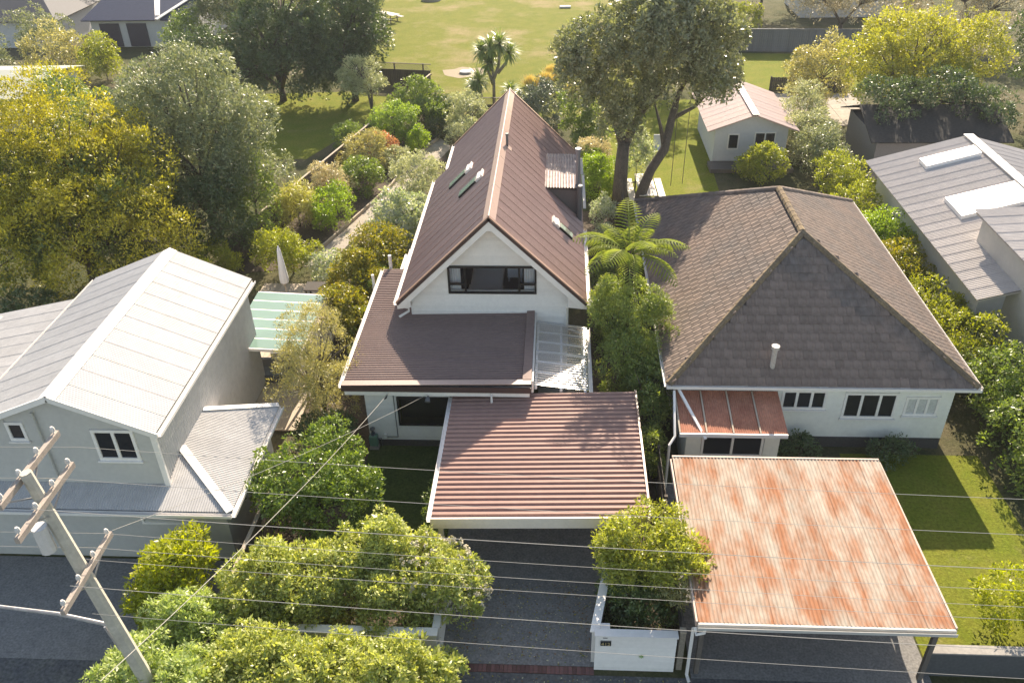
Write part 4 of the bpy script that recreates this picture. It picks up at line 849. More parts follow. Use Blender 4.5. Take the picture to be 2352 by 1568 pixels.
window(DH, 21.3, 22.3, 0.8, 2.0, 48.5, WHITE, 0.1, glassm=DARKGLASS); window(DH, 23.3, 24.8, 1.0, 2.0, 48.5, WHITE, 0.1, glassm=DARKGLASS)
FG = thing('white_house', 'far white house beyond the grey fence at top right', 'house', (17.5, 98, 0))
B().box(24, 34, 90, 97, 0, 2.7).build('wall', PALEWALL, FG); B().slab([(23.5, 89.5, 2.7), (34.5, 89.5, 2.7), (31, 93.5, 4.6), (27, 93.5, 4.6)], 0.08).build('roof', MATS['slate_roof'], FG)
window(FG, 26, 28, 0.9, 2.1, 90, WHITE, 0.1, glassm=DARKGLASS)
PT = thing('paved_terrace', 'pale paved terrace behind the dark low fence at upper right', 'terrace', (18.5, 60, 0))
for i_ in range(6):
    for j in range(6): B().box(15.0 + i_ * 1.2, 16.18 + i_ * 1.2, 58 + j * 1.2, 59.18 + j * 1.2, 0.0, 0.05).build('paving_slab', PATHC, PT)
fw_ = thing('street_wall', 'low dark rendered wall along the street right of the rusty carport', 'wall', (12, 14.7, 0))
B().box(9.9, 16, 14.6, 14.8, 0, 0.95).build('wall_body', mat('dark_render', (0.09, 0.095, 0.10), 0.9, 0.15), fw_); B().box(9.87, 16, 14.56, 14.84, 0.951, 1.0).build('coping', CONC, fw_)

# ------------------------------------------------------------------ power pole and wires
PP = thing('power_pole', 'tall pale concrete power pole with three crossarms at lower left', 'power pole', (-9.6, 12.25, 0))
ptop = V3((-10.72, 12.4, 8.75)); pbase = V3((-9.6, 12.25, 0))
pz = lambda z: pbase + (ptop - pbase) * (z / 8.75)
B().tube([pz(0), pz(4), pz(8.75)], [0.20, 0.165, 0.12], 8).build('shaft', CONCPOLE, PP)
for zz, y0, y1, off in ((8.05, 11.2, 13.45, 0.16), (8.55, 11.6, 13.9, -0.18), (6.0, 11.15, 13.4, 0.18)):
    p = pz(zz); am = B().bar((p.x + off, y0, zz), (p.x + off, y1, zz), 0.10, 0.14).build('crossarm', ARM, PP)
    for s_ in (-1, 1): B().bar((p.x + off * 0.5, p.y, zz - 0.5), (p.x + off, p.y + s_ * 0.6, zz - 0.06), 0.03, 0.03).build('brace', GALV, am)
    for k in range(4):
        yy = y0 + 0.12 + (y1 - y0 - 0.24) * k / 3
        B().tube([(p.x + off, yy, zz + .07), (p.x + off, yy, zz + .13), (p.x + off, yy, zz + .15), (p.x + off, yy, zz + .22), (p.x + off, yy, zz + .26)], [0.015, 0.02, 0.055, 0.05, 0.03], 8).build('insulator', PORC, am)
B().tube([pz(7.1) + V3((-.25, -.2, -.35)), pz(7.1) + V3((-.25, -.2, .35))], [0.16, 0.16], 12).build('fuse_box', PORC, PP)
B().tube([pz(4.1), pz(4.2) + V3((-1.2, -0.05, 0.35)), pz(4.3) + V3((-2.6, -0.15, 0.6))], [0.05, 0.045, 0.04], 8).build('lamp_arm', GALV, PP)
B().bar(pz(3.3) + V3((-.2, -.02, 0)), pz(4.1) + V3((-0.25, -.02, 0)), 0.06, 0.05).build('cable_guard', GALV, PP)
def wirerun(a, b, sag, r, label, n=24):
    a = V3(a); b = V3(b)
    pts = [a + (b - a) * (i_ / n) - V3((0, 0, 4 * sag * (i_ / n) * (1 - i_ / n))) for i_ in range(n + 1)]
    tag(B().tube(pts, r, 5).build('overhead_wire', WIRE), label, 'wire', 'overhead street wires')
ordn = ['first', 'second', 'third', 'fourth', 'fifth', 'sixth', 'seventh', 'eighth']
wy = [(8.28, 13.75, 8.05), (8.28, 12.75, 8.05), (8.28, 11.85, 8.05), (6.26, 13.15, 6.0), (6.26, 12.72, 6.0), (6.26, 12.38, 6.0), (6.26, 11.65, 6.0), (5.25, 11.75, 5.0)]
for i_, (z_, y_, a_) in enumerate(wy):
    x0 = pz(a_).x + 0.17
    wirerun((x0 - 0.0, y_, z_), (30, y_ - 1.35, z_ + 0.1), 0.45, 0.0052 if i_ not in (2, 6) else 0.007, f'overhead street wire, {ordn[i_]} counted from the house towards the street')
for i_, (z_, y_, a_) in enumerate(wy[:2] + wy[3:5]):
    x0 = pz(a_).x + 0.17; wirerun((x0, y_, z_), (-32, y_ + 0.8, z_), 0.3, 0.005, f'overhead wire leaving the pole to the left, {ordn[i_]} from the house')
def cable(a, b, sag, r, label):
    a = V3(a); b = V3(b); n = 20; pts = [a + (b - a) * (i_ / n) - V3((0, 0, 4 * sag * (i_ / n) * (1 - i_ / n))) for i_ in range(n + 1)]
    tag(B().tube(pts, r, 5).build('service_cable', WIRE), label, 'cable', 'service cables to the white house')
cable((-5.77, 23.26, 2.70), (-8.3, 9.2, 6.6), 0.25, 0.008, 'thick service cable from white fascia dropping steeply toward lower left street')
cable((-4.4, 23.2, 2.72), (-10.05, 13.3, 6.2), 0.2, 0.006, 'thin service cable from the floodlight to the power pole crossarm')
an = thing('cable_anchor', 'small black strain clamp on the thick service cable by the fascia', 'clamp', (-5.8, 23.1, 2.72))
B().tube([(-5.84, 22.9, 2.72), (-5.82, 23.0, 2.715), (-5.80, 23.15, 2.71)], [0.02, 0.045, 0.02], 8).build('clamp_body', BLACKP, an)

# ------------------------------------------------------------------ park furniture and yard things
mh = thing('manhole_riser', 'round concrete manhole lid on bare patch of the park lawn', 'manhole', (-7.8, 71.4, 0))
B().tube([(-7.8, 71.4, 0), (-7.8, 71.4, 0.16)], 0.52, 20).build('ring', CONC, mh); B().tube([(-7.8, 71.4, 0.161), (-7.8, 71.4, 0.2)], 0.45, 20).build('lid', PALEWALL, mh)
sheet('bare_patch', [(-7.8 + 2.0 * math.cos(a / 14 * 6.283) * (1 + .15 * math.sin(a * 2.3)), 71.6 + 1.5 * math.sin(a / 14 * 6.283) * (1 + .15 * math.cos(a * 3.1))) for a in range(14)], 0.02, mat('bare_soil', (0.33, 0.27, 0.19), 0.95, 0.15, 1.5, bump=0.3))
def bench(x, y, rot, label):
    t = thing('park_bench', label, 'bench', (x, y, 0.0), 'park benches at edge of the lawn')
    R_ = Matrix.Rotation(rot, 3, 'Z')
    def bx(nm, x0, x1, y0, y1, z0, z1, m):
        b = B(); b.box(x0, x1, y0, y1, z0, z1); b.v = [tuple(R_ @ V3(p) + V3((x, y, 0))) for p in b.v]; b.build(nm, m, t)
    for k in range(4): bx('seat_slat', -0.9, 0.9, -0.25 + k * 0.13, -0.25 + k * 0.13 + 0.11, 0.43, 0.47, PALEBARK)
    for k in range(3): bx('back_slat', -0.9, 0.9, 0.28, 0.32, 0.55 + k * 0.15, 0.66 + k * 0.15, PALEBARK)
    for xx in (-0.7, 0.7): bx('leg', xx - .04, xx + .04, -0.2, 0.27, 0.06, 0.42, GREYMET); bx('back_support', xx - .03, xx + .03, 0.33, 0.36, 0.06, 0.98, GREYMET)
    bx('slab', -1.3, 1.3, -1.3, 0.6, 0.0, 0.055, CONC)
bench(-17.6, 82.6, math.radians(-62), 'grey slatted park bench on concrete slab at left of the park lawn')
def picnic(x, y, rot, label, L_=2.6):
    t = thing('picnic_table', label, 'picnic table', (x, y, 0), 'picnic tables')
    R_ = Matrix.Rotation(rot, 3, 'Z')
    def bx(nm, x0, x1, y0, y1, z0, z1, m=TABLEW):
        b = B(); b.box(x0, x1, y0, y1, z0, z1); b.v = [tuple(R_ @ V3(p) + V3((x, y, 0))) for p in b.v]; b.build(nm, m, t)
    h = L_ / 2
    for k in range(5): bx('top_board', -0.5 + k * 0.2, -0.5 + k * 0.2 + 0.188, -h, h, 0.72, 0.76)
    for s_ in (-1, 1):
        for k in range(2): bx('bench_board', s_ * 0.85 - 0.19 + k * 0.2, s_ * 0.85 - 0.19 + k * 0.2 + 0.185, -h, h, 0.42, 0.46)
    for yy in (-h + 0.35, h - 0.4):
        bx('cross_beam', -0.95, 0.95, yy, yy + .05, 0.34, 0.42, TIMBER); bx('top_beam', -0.45, 0.45, yy, yy + .05, 0.64, 0.72, TIMBER)
        for s_ in (-1, 1): bx('leg', s_ * 0.45 - .045, s_ * 0.45 + .045, yy + .055, yy + .1, 0, 0.64, TIMBER)
picnic(5.05, 46.1, 0.02, 'white boarded picnic table beneath the big forked tree', 3.2)
picnic(6.6, 94.5, 0.4, 'white picnic table far out on the park lawn behind the big tree')
picnic(-17.6, 90.5, 0.9, 'shaded grey picnic table under the dark trees by the lawn')
ch = thing('garden_chair', 'white garden chair on the lawn beyond the picnic table', 'chair', (6.4, 52.5, 0))
B().box(6.1, 6.65, 52.2, 52.7, 0.4, 0.46).build('seat', PALEWALL, ch); B().hexa([(6.1, 52.7, .46), (6.65, 52.7, .46), (6.65, 52.76, .46), (6.1, 52.76, .46), (6.1, 52.95, 1.25), (6.65, 52.95, 1.25), (6.65, 53.0, 1.25), (6.1, 53.0, 1.25)]).build('backrest', PALEWALL, ch)
for xx in (6.13, 6.6):
    for yy in (52.23, 52.66): B().box(xx - .03, xx + .03, yy - .03, yy + .03, 0, 0.4).build('leg', PALEWALL, ch)
rg = thing('concrete_ring', 'sunken concrete ring on the far park lawn', 'ring', (-14.4, 100.2, 0))
rgb = B(); n = 24
for k in range(n):
    a = 2 * math.pi * k / n
    for rr_, zz in ((1.1, 0), (1.1, 0.3), (0.85, 0.3), (0.85, 0.02)): rgb.v.append((-14.4 + rr_ * math.cos(a), 100.2 + rr_ * math.sin(a), zz))
for k in range(n):
    for j in range(3): rgb.f.append((k * 4 + j, ((k + 1) % n) * 4 + j, ((k + 1) % n) * 4 + j + 1, k * 4 + j + 1))
rgb.build('rim', CONC, rg)
ms_ = thing('marker_slab', 'small white marker slab on the far park lawn', 'slab', (0.6, 95.6, 0)); pillow_box(0.0, 1.2, 95.3, 95.9, 0, 0.22, 0.08).build('slab_body', PALEWALL, ms_)
lg = [((0.6, 66.3), (1.3, 67.0)), ((1.35, 67.05), (2.5, 70.2)), ((2.6, 70.3), (4.0, 69.9)), ((1.5, 67.0), (3.2, 66.8))]
for k, (a, b_) in enumerate(lg):
    tag(B().tube([(a[0], a[1], 0.12), (b_[0], b_[1], 0.12)], 0.13, 8).build('edging_log', PALEBARK), 'pale log edging the planting ' + ['nearest the round white topped bush', 'running back beside the tussock grass', 'lying crosswise furthest from the house', 'lying crosswise beneath the big tree'][k], 'log', 'logs edging the planting')
td = thing('dome_tent', 'small teal domed play tent in the left neighbours yard', 'tent', (-34.2, 58.8, 0))
tdb = B(); tdb.tube([(-34.2, 58.8, z_) for z_ in (0, 0.5, 1.0, 1.4, 1.65)], [1.3, 1.22, 0.95, 0.55, 0.05], 14); tdb.build('shell', TEAL, td)
# swing ropes under the big tree
for k, (x_, y_) in enumerate(((6.55, 46.6), (7.25, 46.9))):
    tag(B().tube([(x_, y_, 0.45), (x_ + .02, y_, 3.0), (x_ + .05, y_ + .05, 5.4)], 0.018, 5).build('swing_rope', TIMBER), ['left rope of the tree swing right of the forked trunk', 'right rope of the tree swing right of the forked trunk'][k], 'rope', 'ropes of the tree swing')
# ------------------------------------------------------------------ vegetation
def leaf_mesh(name, pos, d, side, nrm, ll, lw, m, fold=0.12):
    """one folded four-cornered blade per leaf"""
    n = len(pos); v = np.empty((n, 4, 3), np.float32)
    ll = ll[:, None]; lw = lw[:, None]
    v[:, 0] = pos; v[:, 1] = pos + d * ll * 0.5 + side * lw * 0.5 + nrm * lw * fold
    v[:, 2] = pos + d * ll; v[:, 3] = pos + d * ll * 0.5 - side * lw * 0.5 + nrm * lw * fold
    me = bpy.data.meshes.new(name); me.vertices.add(n * 4); me.vertices.foreach_set('co', v.ravel())
    me.loops.add(n * 4); me.loops.foreach_set('vertex_index', np.arange(n * 4, dtype=np.int32))
    me.polygons.add(n); me.polygons.foreach_set('loop_start', np.arange(0, n * 4, 4, dtype=np.int32)); me.polygons.foreach_set('loop_total', np.full(n, 4, np.int32))
    me.materials.append(m); me.update(calc_edges=True)
    return me
def norm(a): return a / np.maximum(np.linalg.norm(a, axis=-1, keepdims=True), 1e-6)
def foliage(name, parent, lobes, n, ll, lw, m, seed, clump=0.42, k=34, up=0.2, spread=0.9, shell=(0.74, 1.04), low=-0.55, lump=0.16, out=0.75, buds=6):
    rng = np.random.default_rng(seed); kids = []
    for l in lobes:
        for q in range(buds):
            v = norm(rng.normal(size=3) + np.array([0, 0, 0.25])); r_ = rng.uniform(0.28, 0.5)
            c_ = np.array(l[:3]) + v * np.array(l[3:6]) * rng.uniform(0.78, 1.0); kids.append((*c_, *(np.array(l[3:6]) * r_)))
    lob = np.array([(*l[:3], *(np.array(l[3:6]) * (0.93 if buds else 1))) for l in lobes] + kids, float)
    area = lob[:, 3] * lob[:, 4] + lob[:, 3] * lob[:, 5] + lob[:, 4] * lob[:, 5]
    nc = max(4, n // k); li = rng.choice(len(lob), nc, p=area / area.sum())
    dr = norm(rng.normal(size=(nc, 3))); f_ = dr[:, 2] < low; dr[f_, 2] *= -0.6; dr = norm(dr)
    ph = rng.uniform(0, 6.28, (len(lob), 4))[li]; az = np.arctan2(dr[:, 1], dr[:, 0]); el = np.arcsin(np.clip(dr[:, 2], -1, 1))
    r = 1 + lump * (np.sin(2 * az + ph[:, 0]) * np.cos(3 * el + ph[:, 1]) + 0.8 * np.sin(5 * az + ph[:, 2]) * np.sin(4 * el + ph[:, 3]))
    rad = r * (shell[0] + (shell[1] - shell[0]) * rng.uniform(0, 1, nc) ** 0.6)
    cen = lob[li, :3] + dr * lob[li, 3:6] * rad[:, None]
    cs = rng.uniform(0.55, 1.25, nc)
    cen[:, 2] = np.maximum(cen[:, 2], 0.1); kk = np.repeat(np.arange(nc), k); nn = len(kk)
    # leaves clothe the outer side of each clump like a small dome
    cd = norm(rng.normal(size=(nn, 3)) + 0.75 * dr[kk] + np.array([0, 0, 0.45]))
    pos = cen[kk] + cd * (clump * 0.62 * cs[kk] * rng.uniform(0.35, 1.0, nn) ** 0.5)[:, None]
    pos[:, 2] = np.maximum(pos[:, 2], 0.06)
    nrm = norm(0.8 * cd + np.array([0, 0, 0.35]) + spread * 0.8 * norm(rng.normal(size=(nn, 3))))
    d = norm(out * cd + np.array([0, 0, up]) + norm(rng.normal(size=(nn, 3))) * 1.1)
    side = norm(np.cross(nrm, d)); nrm = np.cross(d, side)
    s_ = rng.uniform(0.45, 1.4, nn) * rng.uniform(0.8, 1.15, nc)[kk]
    offp = np.array(ROOT[parent]) if parent is not None else np.zeros(3)
    me = leaf_mesh(name, (pos - offp).astype(np.float32), d, side, nrm, ll * s_, lw * s_, m)
    o = bpy.data.objects.new(name, me); COL.objects.link(o)
    if parent is not None: o.parent = parent; ROOT[o] = ROOT[parent]
    return o
def limbs(parent, base, lobes, r0, m, name='trunk', fork=0.45, seed=0, lean=(0, 0)):
    rr = random.Random(seed); b = B(); bx, by = base
    zt = min(l[2] for l in lobes); fz = max(0.25, zt * fork); fp = V3((bx + lean[0], by + lean[1], fz))
    b.tube([(bx, by, -0.05), (bx + lean[0] * .3 + rr.uniform(-.04, .04), by + lean[1] * .3, fz * .5), fp], [r0 * 1.25, r0, r0 * .85], 8)
    for l in lobes:
        t = V3((l[0], l[1], l[2] + l[5] * 0.3)); mid = fp.lerp(t, 0.5) + V3((rr.uniform(-.15, .15), rr.uniform(-.15, .15), 0.1 * (t - fp).length))
        b.tube([fp - V3((0, 0, .05)), mid, t], [r0 * .7, r0 * .45, r0 * .12], 6)
        for q in range(9):
            e = V3((l[0] + rr.uniform(-.85, .85) * l[3], l[1] + rr.uniform(-.85, .85) * l[4], l[2] + rr.uniform(-.2, .95) * l[5]))
            b.tube([mid, mid.lerp(e, .5) + V3((0, 0, .06)), e], [r0 * .35, r0 * .22, r0 * .06], 5)
    return b.build(name, m, parent, smooth=True)
NS = [100]
def plant(name, label, cat, lobes, n, ll, lw, m, r0=0.08, bark=None, base=None, group=None, parts=('trunk', 'crown'), **kw):
    NS[0] += 1
    bx, by = base or (sum(l[0] for l in lobes) / len(lobes), sum(l[1] for l in lobes) / len(lobes))
    t = thing(name, label, cat, (bx, by, 0), group)
    fk = kw.pop('fork', 0.45); ln = kw.pop('lean', (0, 0))
    limbs(t, (bx, by), lobes, r0, bark or BARK, parts[0], fk, NS[0], ln)
    foliage(parts[1], t, lobes, n, ll, lw, m, NS[0], **kw)
    return t
def bush(label, lobes, n, ll, lw, m, group=None, name='shrub', cat='shrub', **kw):
    return plant(name, label, cat, lobes, n, ll, lw, m, r0=kw.pop('r0', 0.045), parts=('stem', 'foliage'), group=group, fork=0.3, **kw)

G_POHU = leaf('pohutukawa_leaf', (0.082, 0.112, 0.028), (0.215, 0.222, 0.080), 0.45, tint=(1.2, 1.2, 0.5))
G_PALE = leaf('pale_street_leaf', (0.098, 0.135, 0.046), (0.205, 0.232, 0.100), 0.45, tint=(1.15, 1.2, 0.55))
G_YEL = leaf('yellow_green_leaf', (0.100, 0.122, 0.010), (0.185, 0.188, 0.018), 0.5, tint=(1.1, 1.15, 0.35))
G_CAM = leaf('camellia_leaf', (0.046, 0.074, 0.013), (0.098, 0.130, 0.026), 0.36, rough=0.33, spec=0.8)
G_OLIVE = leaf('olive_leaf', (0.098, 0.104, 0.048), (0.182, 0.176, 0.088), 0.42, tint=(1.4, 1.25, 0.6))
G_GOLD = leaf('golden_griselinia_leaf', (0.058, 0.085, 0.014), (0.150, 0.132, 0.020), 0.45, tint=(1.1, 1.05, 0.3))
G_WHITEV = leaf('white_variegated_leaf', (0.095, 0.140, 0.060), (0.40, 0.42, 0.28), 0.4)
G_GREYG = leaf('grey_green_leaf', (0.098, 0.115, 0.062), (0.195, 0.205, 0.130), 0.38, tint=(1.25, 1.2, 0.75))
G_FEATH = leaf('feathery_leaf', (0.055, 0.090, 0.032), (0.145, 0.165, 0.045), 0.45, tint=(1.15, 1.2, 0.45))
G_BRIGHT = leaf('bright_green_leaf', (0.075, 0.115, 0.012), (0.130, 0.175, 0.020), 0.48)
G_MID = leaf('mid_green_leaf', (0.050, 0.078, 0.020), (0.105, 0.132, 0.035), 0.42)
G_DARK = leaf('dark_evergreen_leaf', (0.022, 0.040, 0.016), (0.050, 0.070, 0.028), 0.3, rough=0.4)
G_BIG = leaf('karaka_leaf', (0.048, 0.058, 0.034), (0.135, 0.138, 0.085), 0.32, rough=0.32, spec=0.9)
G_SAGE = leaf('sage_leaf', (0.050, 0.070, 0.038), (0.112, 0.128, 0.072), 0.36, tint=(1.25, 1.15, 0.7))
G_CONIF = leaf('golden_conifer_leaf', (0.090, 0.095, 0.012), (0.235, 0.205, 0.022), 0.4, tint=(1.05, 1.05, 0.35))
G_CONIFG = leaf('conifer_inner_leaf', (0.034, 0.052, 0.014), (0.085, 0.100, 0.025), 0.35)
G_RED = leaf('bronze_leaf', (0.22, 0.085, 0.045), (0.34, 0.16, 0.08), 0.4, tint=(1.3, 0.9, 0.6))
G_TAN = leaf('tan_seed_leaf', (0.17, 0.14, 0.08), (0.32, 0.25, 0.15), 0.4, tint=(1.2, 1.0, 0.7))
G_TUSS = leaf('tussock_blade', (0.26, 0.155, 0.045), (0.42, 0.28, 0.10), 0.4, tint=(1.2, 1.0, 0.6))
G_FERN = leaf('tree_fern_leaf', (0.060, 0.085, 0.022), (0.130, 0.148, 0.044), 0.48, rough=0.6, spec=0.2, tint=(1.15, 1.2, 0.45))
G_CAB = leaf('cabbage_tree_blade', (0.055, 0.085, 0.028), (0.120, 0.145, 0.055), 0.35, rough=0.4)
G_HEDGE = leaf('hedge_leaf', (0.075, 0.100, 0.014), (0.170, 0.170, 0.026), 0.45, tint=(1.1, 1.15, 0.35))
G_ROUND = leaf('silver_edged_leaf', (0.030, 0.042, 0.030), (0.085, 0.098, 0.075), 0.2, rough=0.3, spec=0.7)

# --- street hedge and the front garden
FH = 'rounded evergreen trees of the street hedge'
plant('hedge_tree', 'broad leafy evergreen behind the white front fence, left one of the pair', 'tree', [(-8.0, 15.6, 1.55, 1.1, 1.0, 0.95), (-6.7, 15.8, 1.6, 1.15, 1.05, 0.95), (-7.3, 15.2, 1.3, 1.2, .7, .9)], 28000, 0.125, 0.055, G_POHU, 0.09, group=FH, clump=0.32, k=39)
plant('hedge_tree', 'taller evergreen crown rising behind the street hedge beside shaded side lawn', 'tree', [(-5.2, 16.7, 1.95, 1.1, 0.95, 0.85), (-4.5, 16.2, 1.5, 1.0, 0.8, 0.8)], 18200, 0.125, 0.055, G_POHU, 0.08, group=FH, clump=0.32, k=39)
tf = plant('hedge_tree', 'evergreen with clusters of cream flower buds leaning over the driveway', 'tree', [(-3.55, 16.2, 1.75, 1.05, 0.95, 0.9), (-2.75, 15.9, 1.35, 0.75, 0.85, 0.85), (-4.4, 15.5, 1.4, 1.1, .8, .8)], 23800, 0.125, 0.055, G_POHU, 0.09, group=FH, clump=0.32, k=39, base=(-3.9, 15.7))
foliage('flower_buds', tf, [(-3.45, 16.15, 1.8, 1.08, 1.0, 0.92), (-2.7, 15.9, 1.4, 0.78, 0.88, 0.88)], 5200, 0.045, 0.045, FLOWERW, 77, clump=0.09, k=22, shell=(0.97, 1.06), low=-0.2, buds=0)['kind'] = 'stuff'
plant('hedge_tree', 'sunlit evergreen mound at the bottom edge of the photo, leftmost of three', 'tree', [(-10.2, 12.35, 1.3, 1.35, 1.2, 1.0), (-8.9, 12.6, 1.45, 1.1, 1.1, 1.0), (-11.2, 11.8, 0.9, 1.0, 1.0, 0.85)], 29399, 0.125, 0.052, G_PALE, 0.09, group=FH, clump=0.34, k=39)
plant('hedge_tree', 'sunlit evergreen mound at the bottom edge of the photo, middle of three', 'tree', [(-7.6, 12.75, 1.5, 1.25, 1.15, 1.05), (-6.4, 12.8, 1.4, 1.1, 1.1, 1.0)], 25200, 0.125, 0.055, G_POHU, 0.09, group=FH, clump=0.32, k=39)
plant('hedge_tree', 'sunlit evergreen mound at the bottom edge of the photo, nearest the brick strip', 'tree', [(-5.0, 12.85, 1.5, 1.2, 1.1, 1.05), (-3.75, 12.9, 1.3, 1.05, 1.0, 0.95), (-3.1, 13.5, .9, .6, .5, .6)], 25200, 0.125, 0.055, G_POHU, 0.09, group=FH, clump=0.32, k=39)
plant('street_tree', 'pale green rounded tree beside the foot of the power pole', 'tree', [(-9.85, 14.55, 1.35, 1.05, 1.0, 0.85), (-9.2, 13.9, 1.2, 0.8, 0.7, 0.75)], 18200, 0.12, 0.05, G_PALE, 0.07, clump=0.32, k=39)
plant('yellow_tree', 'bright yellow green tree against the white roofed house', 'tree', [(-10.75, 16.3, 1.55, 0.95, 0.85, 0.95), (-11.25, 15.7, 0.95, 0.8, 0.7, 0.8)], 8500, 0.17, 0.06, G_YEL, 0.06, clump=0.41, k=26)
plant('camellia', 'glossy bright green camellia between side lawn and white roofed house', 'tree', [(-7.6, 19.6, 2.1, 1.55, 1.4, 1.25), (-6.95, 18.9, 1.5, 1.15, 1.1, 1.1), (-8.4, 19.4, 1.6, 1.0, 1.2, 1.1), (-6.6, 17.8, 0.9, .8, .7, .7)], 26000, 0.115, 0.055, G_CAM, 0.1, clump=0.35, k=35)
plant('olive_tree', 'wispy olive tree between mint patio roof and brown low roof', 'tree', [(-8.6, 25.2, 3.0, 1.35, 1.3, 1.6), (-9.2, 24.6, 2.2, 1.15, 1.1, 1.3), (-8.0, 24.3, 1.9, 1.0, 1.0, 1.2)], 26000, 0.10, 0.022, G_OLIVE, 0.09, clump=0.41, k=48, up=0.6, lump=0.2)
bush('dark glossy shrub in shade beneath the wispy olive tree', [(-8.3, 23.3, 0.8, 1.0, 0.8, 0.75)], 6000, 0.11, 0.05, G_DARK)
bush('climbing vine on the left carport post', [(-3.75, 18.6, 0.8, 0.3, 0.9, 0.75), (-3.8, 19.4, 1.6, .15, .4, .35)], 3000, 0.08, 0.045, G_MID)
bush('small weed clump on dark soil under the camellia', [(-7.7, 17.0, 0.3, 0.5, 0.4, 0.3)], 800, 0.09, 0.04, G_MID)
bush('yellowing shrub glimpsed between the two rows of the street hedge', [(-5.7, 14.95, 0.9, 0.4, 0.25, 0.45)], 1600, 0.1, 0.04, G_GOLD)
# --- right of the drive
plant('corner_tree', 'yellow green tree standing above the white 412 wall', 'tree', [(2.55, 16.7, 2.75, 1.15, 1.05, 0.85), (3.05, 16.2, 2.4, .85, .8, .75), (1.95, 16.2, 2.3, .6, .6, .6)], 17000, 0.12, 0.048, leaf('corner_leaf', (0.095, 0.115, 0.020), (0.190, 0.190, 0.040), 0.48, tint=(1.1, 1.15, 0.45)), 0.08, clump=0.32, k=35)
bush('dark leafy shrub filling the bed behind the white 412 wall', [(2.3, 16.3, 1.1, 0.8, 1.15, 1.0), (2.5, 15.4, 0.75, 0.75, 0.65, 0.65), (1.75, 16.6, .9, .4, .8, .8)], 15000, 0.10, 0.045, leaf('deep_green_leaf', (0.028, 0.048, 0.016), (0.072, 0.095, 0.030), 0.35), clump=0.34, k=36)
plant('side_tree', 'dull green tree leaning over the edge of the rusty carport', 'tree', [(3.35, 16.0, 1.95, .5, .75, .75)], 4500, 0.1, 0.035, G_OLIVE, 0.05, clump=0.30, k=36)
plant('feathery_tree', 'large feathery yellow green tree between the two houses', 'tree', [(2.75, 27.4, 3.45, 1.25, 1.15, 1.15), (3.3, 26.8, 2.7, 1.15, 1.1, 1.2), (2.5, 26.2, 1.8, 1.05, 1.0, 1.2), (1.95, 27.9, 3.3, .6, .7, .7)], 40000, 0.13, 0.034, G_FEATH, 0.1, clump=0.43, k=57, up=-0.05, lump=0.22)
plant('feathery_tree', 'smaller feathery tree hugging the rear right corner of the carport', 'tree', [(3.3, 25.2, 1.9, 0.75, 0.7, 0.85), (3.4, 24.2, 1.2, 0.6, 0.8, 0.9), (3.2, 22.6, .9, .4, .9, .7)], 15000, 0.12, 0.034, G_FEATH, 0.06, clump=0.38, k=52, up=0.0, lump=0.2)
bush('bright lime green shrub left of the forked trunk', [(2.35, 46.3, 1.05, 0.95, 0.9, 1.15), (2.4, 45.6, .6, .9, .8, .7)], 9000, 0.12, 0.06, G_BRIGHT, clump=0.38, k=36)
bush('cream and tan shrub behind the lime green shrub', [(2.2, 48.9, 1.6, 1.05, 0.9, 0.85)], 6000, 0.11, 0.05, G_TAN, clump=0.34, k=36)
bush('broad leaved green shrub right of the steel flue', [(1.9, 47.6, 1.1, .7, .7, 1.0)], 3500, 0.16, 0.09, G_MID)
bush('low mixed shrub in the narrow bed beside the tiled roof', [(2.5, 42.3, 0.6, 0.65, 0.9, 0.6), (2.4, 40.0, .4, .5, .8, .4)], 5000, 0.1, 0.05, G_WHITEV)
bush('dark ground shrub in the shade below the tree fern', [(2.6, 31.0, 0.7, 0.9, 1.6, 0.8), (2.2, 35.0, .5, .6, 1.2, .5)], 7000, 0.11, 0.045, G_MID)
# --- left garden
GS = 'golden shrubs along the low roof'
plant('golden_shrub', 'golden green shrub beside the low roof, nearest the white flowered shrub', 'shrub', [(-8.6, 36.0, 1.7, 1.3, 1.2, 1.25), (-8.2, 34.9, 1.2, 1.0, 1.0, 1.1)], 11000, 0.14, 0.065, G_GOLD, 0.06, group=GS, clump=0.41, k=28)
plant('golden_shrub', 'golden green shrub beside the low roof, middle of the row', 'shrub', [(-9.2, 33.6, 1.5, 1.15, 1.0, 1.2), (-8.5, 32.8, 1.1, 0.9, 0.9, 1.0)], 10000, 0.14, 0.065, G_GOLD, 0.06, group=GS, clump=0.41, k=28)
plant('golden_shrub', 'golden green shrub beside the low roof, nearest the mint patio roof', 'shrub', [(-9.3, 31.2, 1.25, 1.05, 1.0, 1.15), (-8.5, 30.2, 1.0, 0.85, 1.0, 0.95)], 10000, 0.14, 0.065, G_GOLD, 0.06, group=GS, clump=0.41, k=28)
bush('dark green shrub squeezed between golden shrubs and the brown roof gutter', [(-7.9, 33.2, 0.9, 0.6, 1.6, 0.9), (-8.0, 30.0, .7, .5, 1.2, .7), (-7.8, 28.2, .6, .5, .8, .6)], 9000, 0.13, 0.06, G_MID)
bush('pale white flecked shrub beside the steep brown roof', [(-8.0, 38.8, 1.65, 1.55, 1.4, 1.45), (-7.4, 40.4, 1.2, 1.1, 1.0, 1.1)], 14000, 0.15, 0.085, G_WHITEV, clump=0.38, k=26)
bush('grey green shrub on the right of the garden path', [(-8.2, 45.6, 1.4, 1.5, 1.3, 1.2), (-7.5, 43.6, .95, .95, 1.0, .9)], 13000, 0.13, 0.045, G_GREYG, clump=0.41, k=36)
bush('yellow and red ground cover at the far left eave of the house', [(-6.4, 46.6, 0.4, .6, 1.6, .45)], 3500, 0.12, 0.06, leaf('autumn_leaf', (0.16, 0.15, 0.02), (0.30, 0.16, 0.05), 0.4))
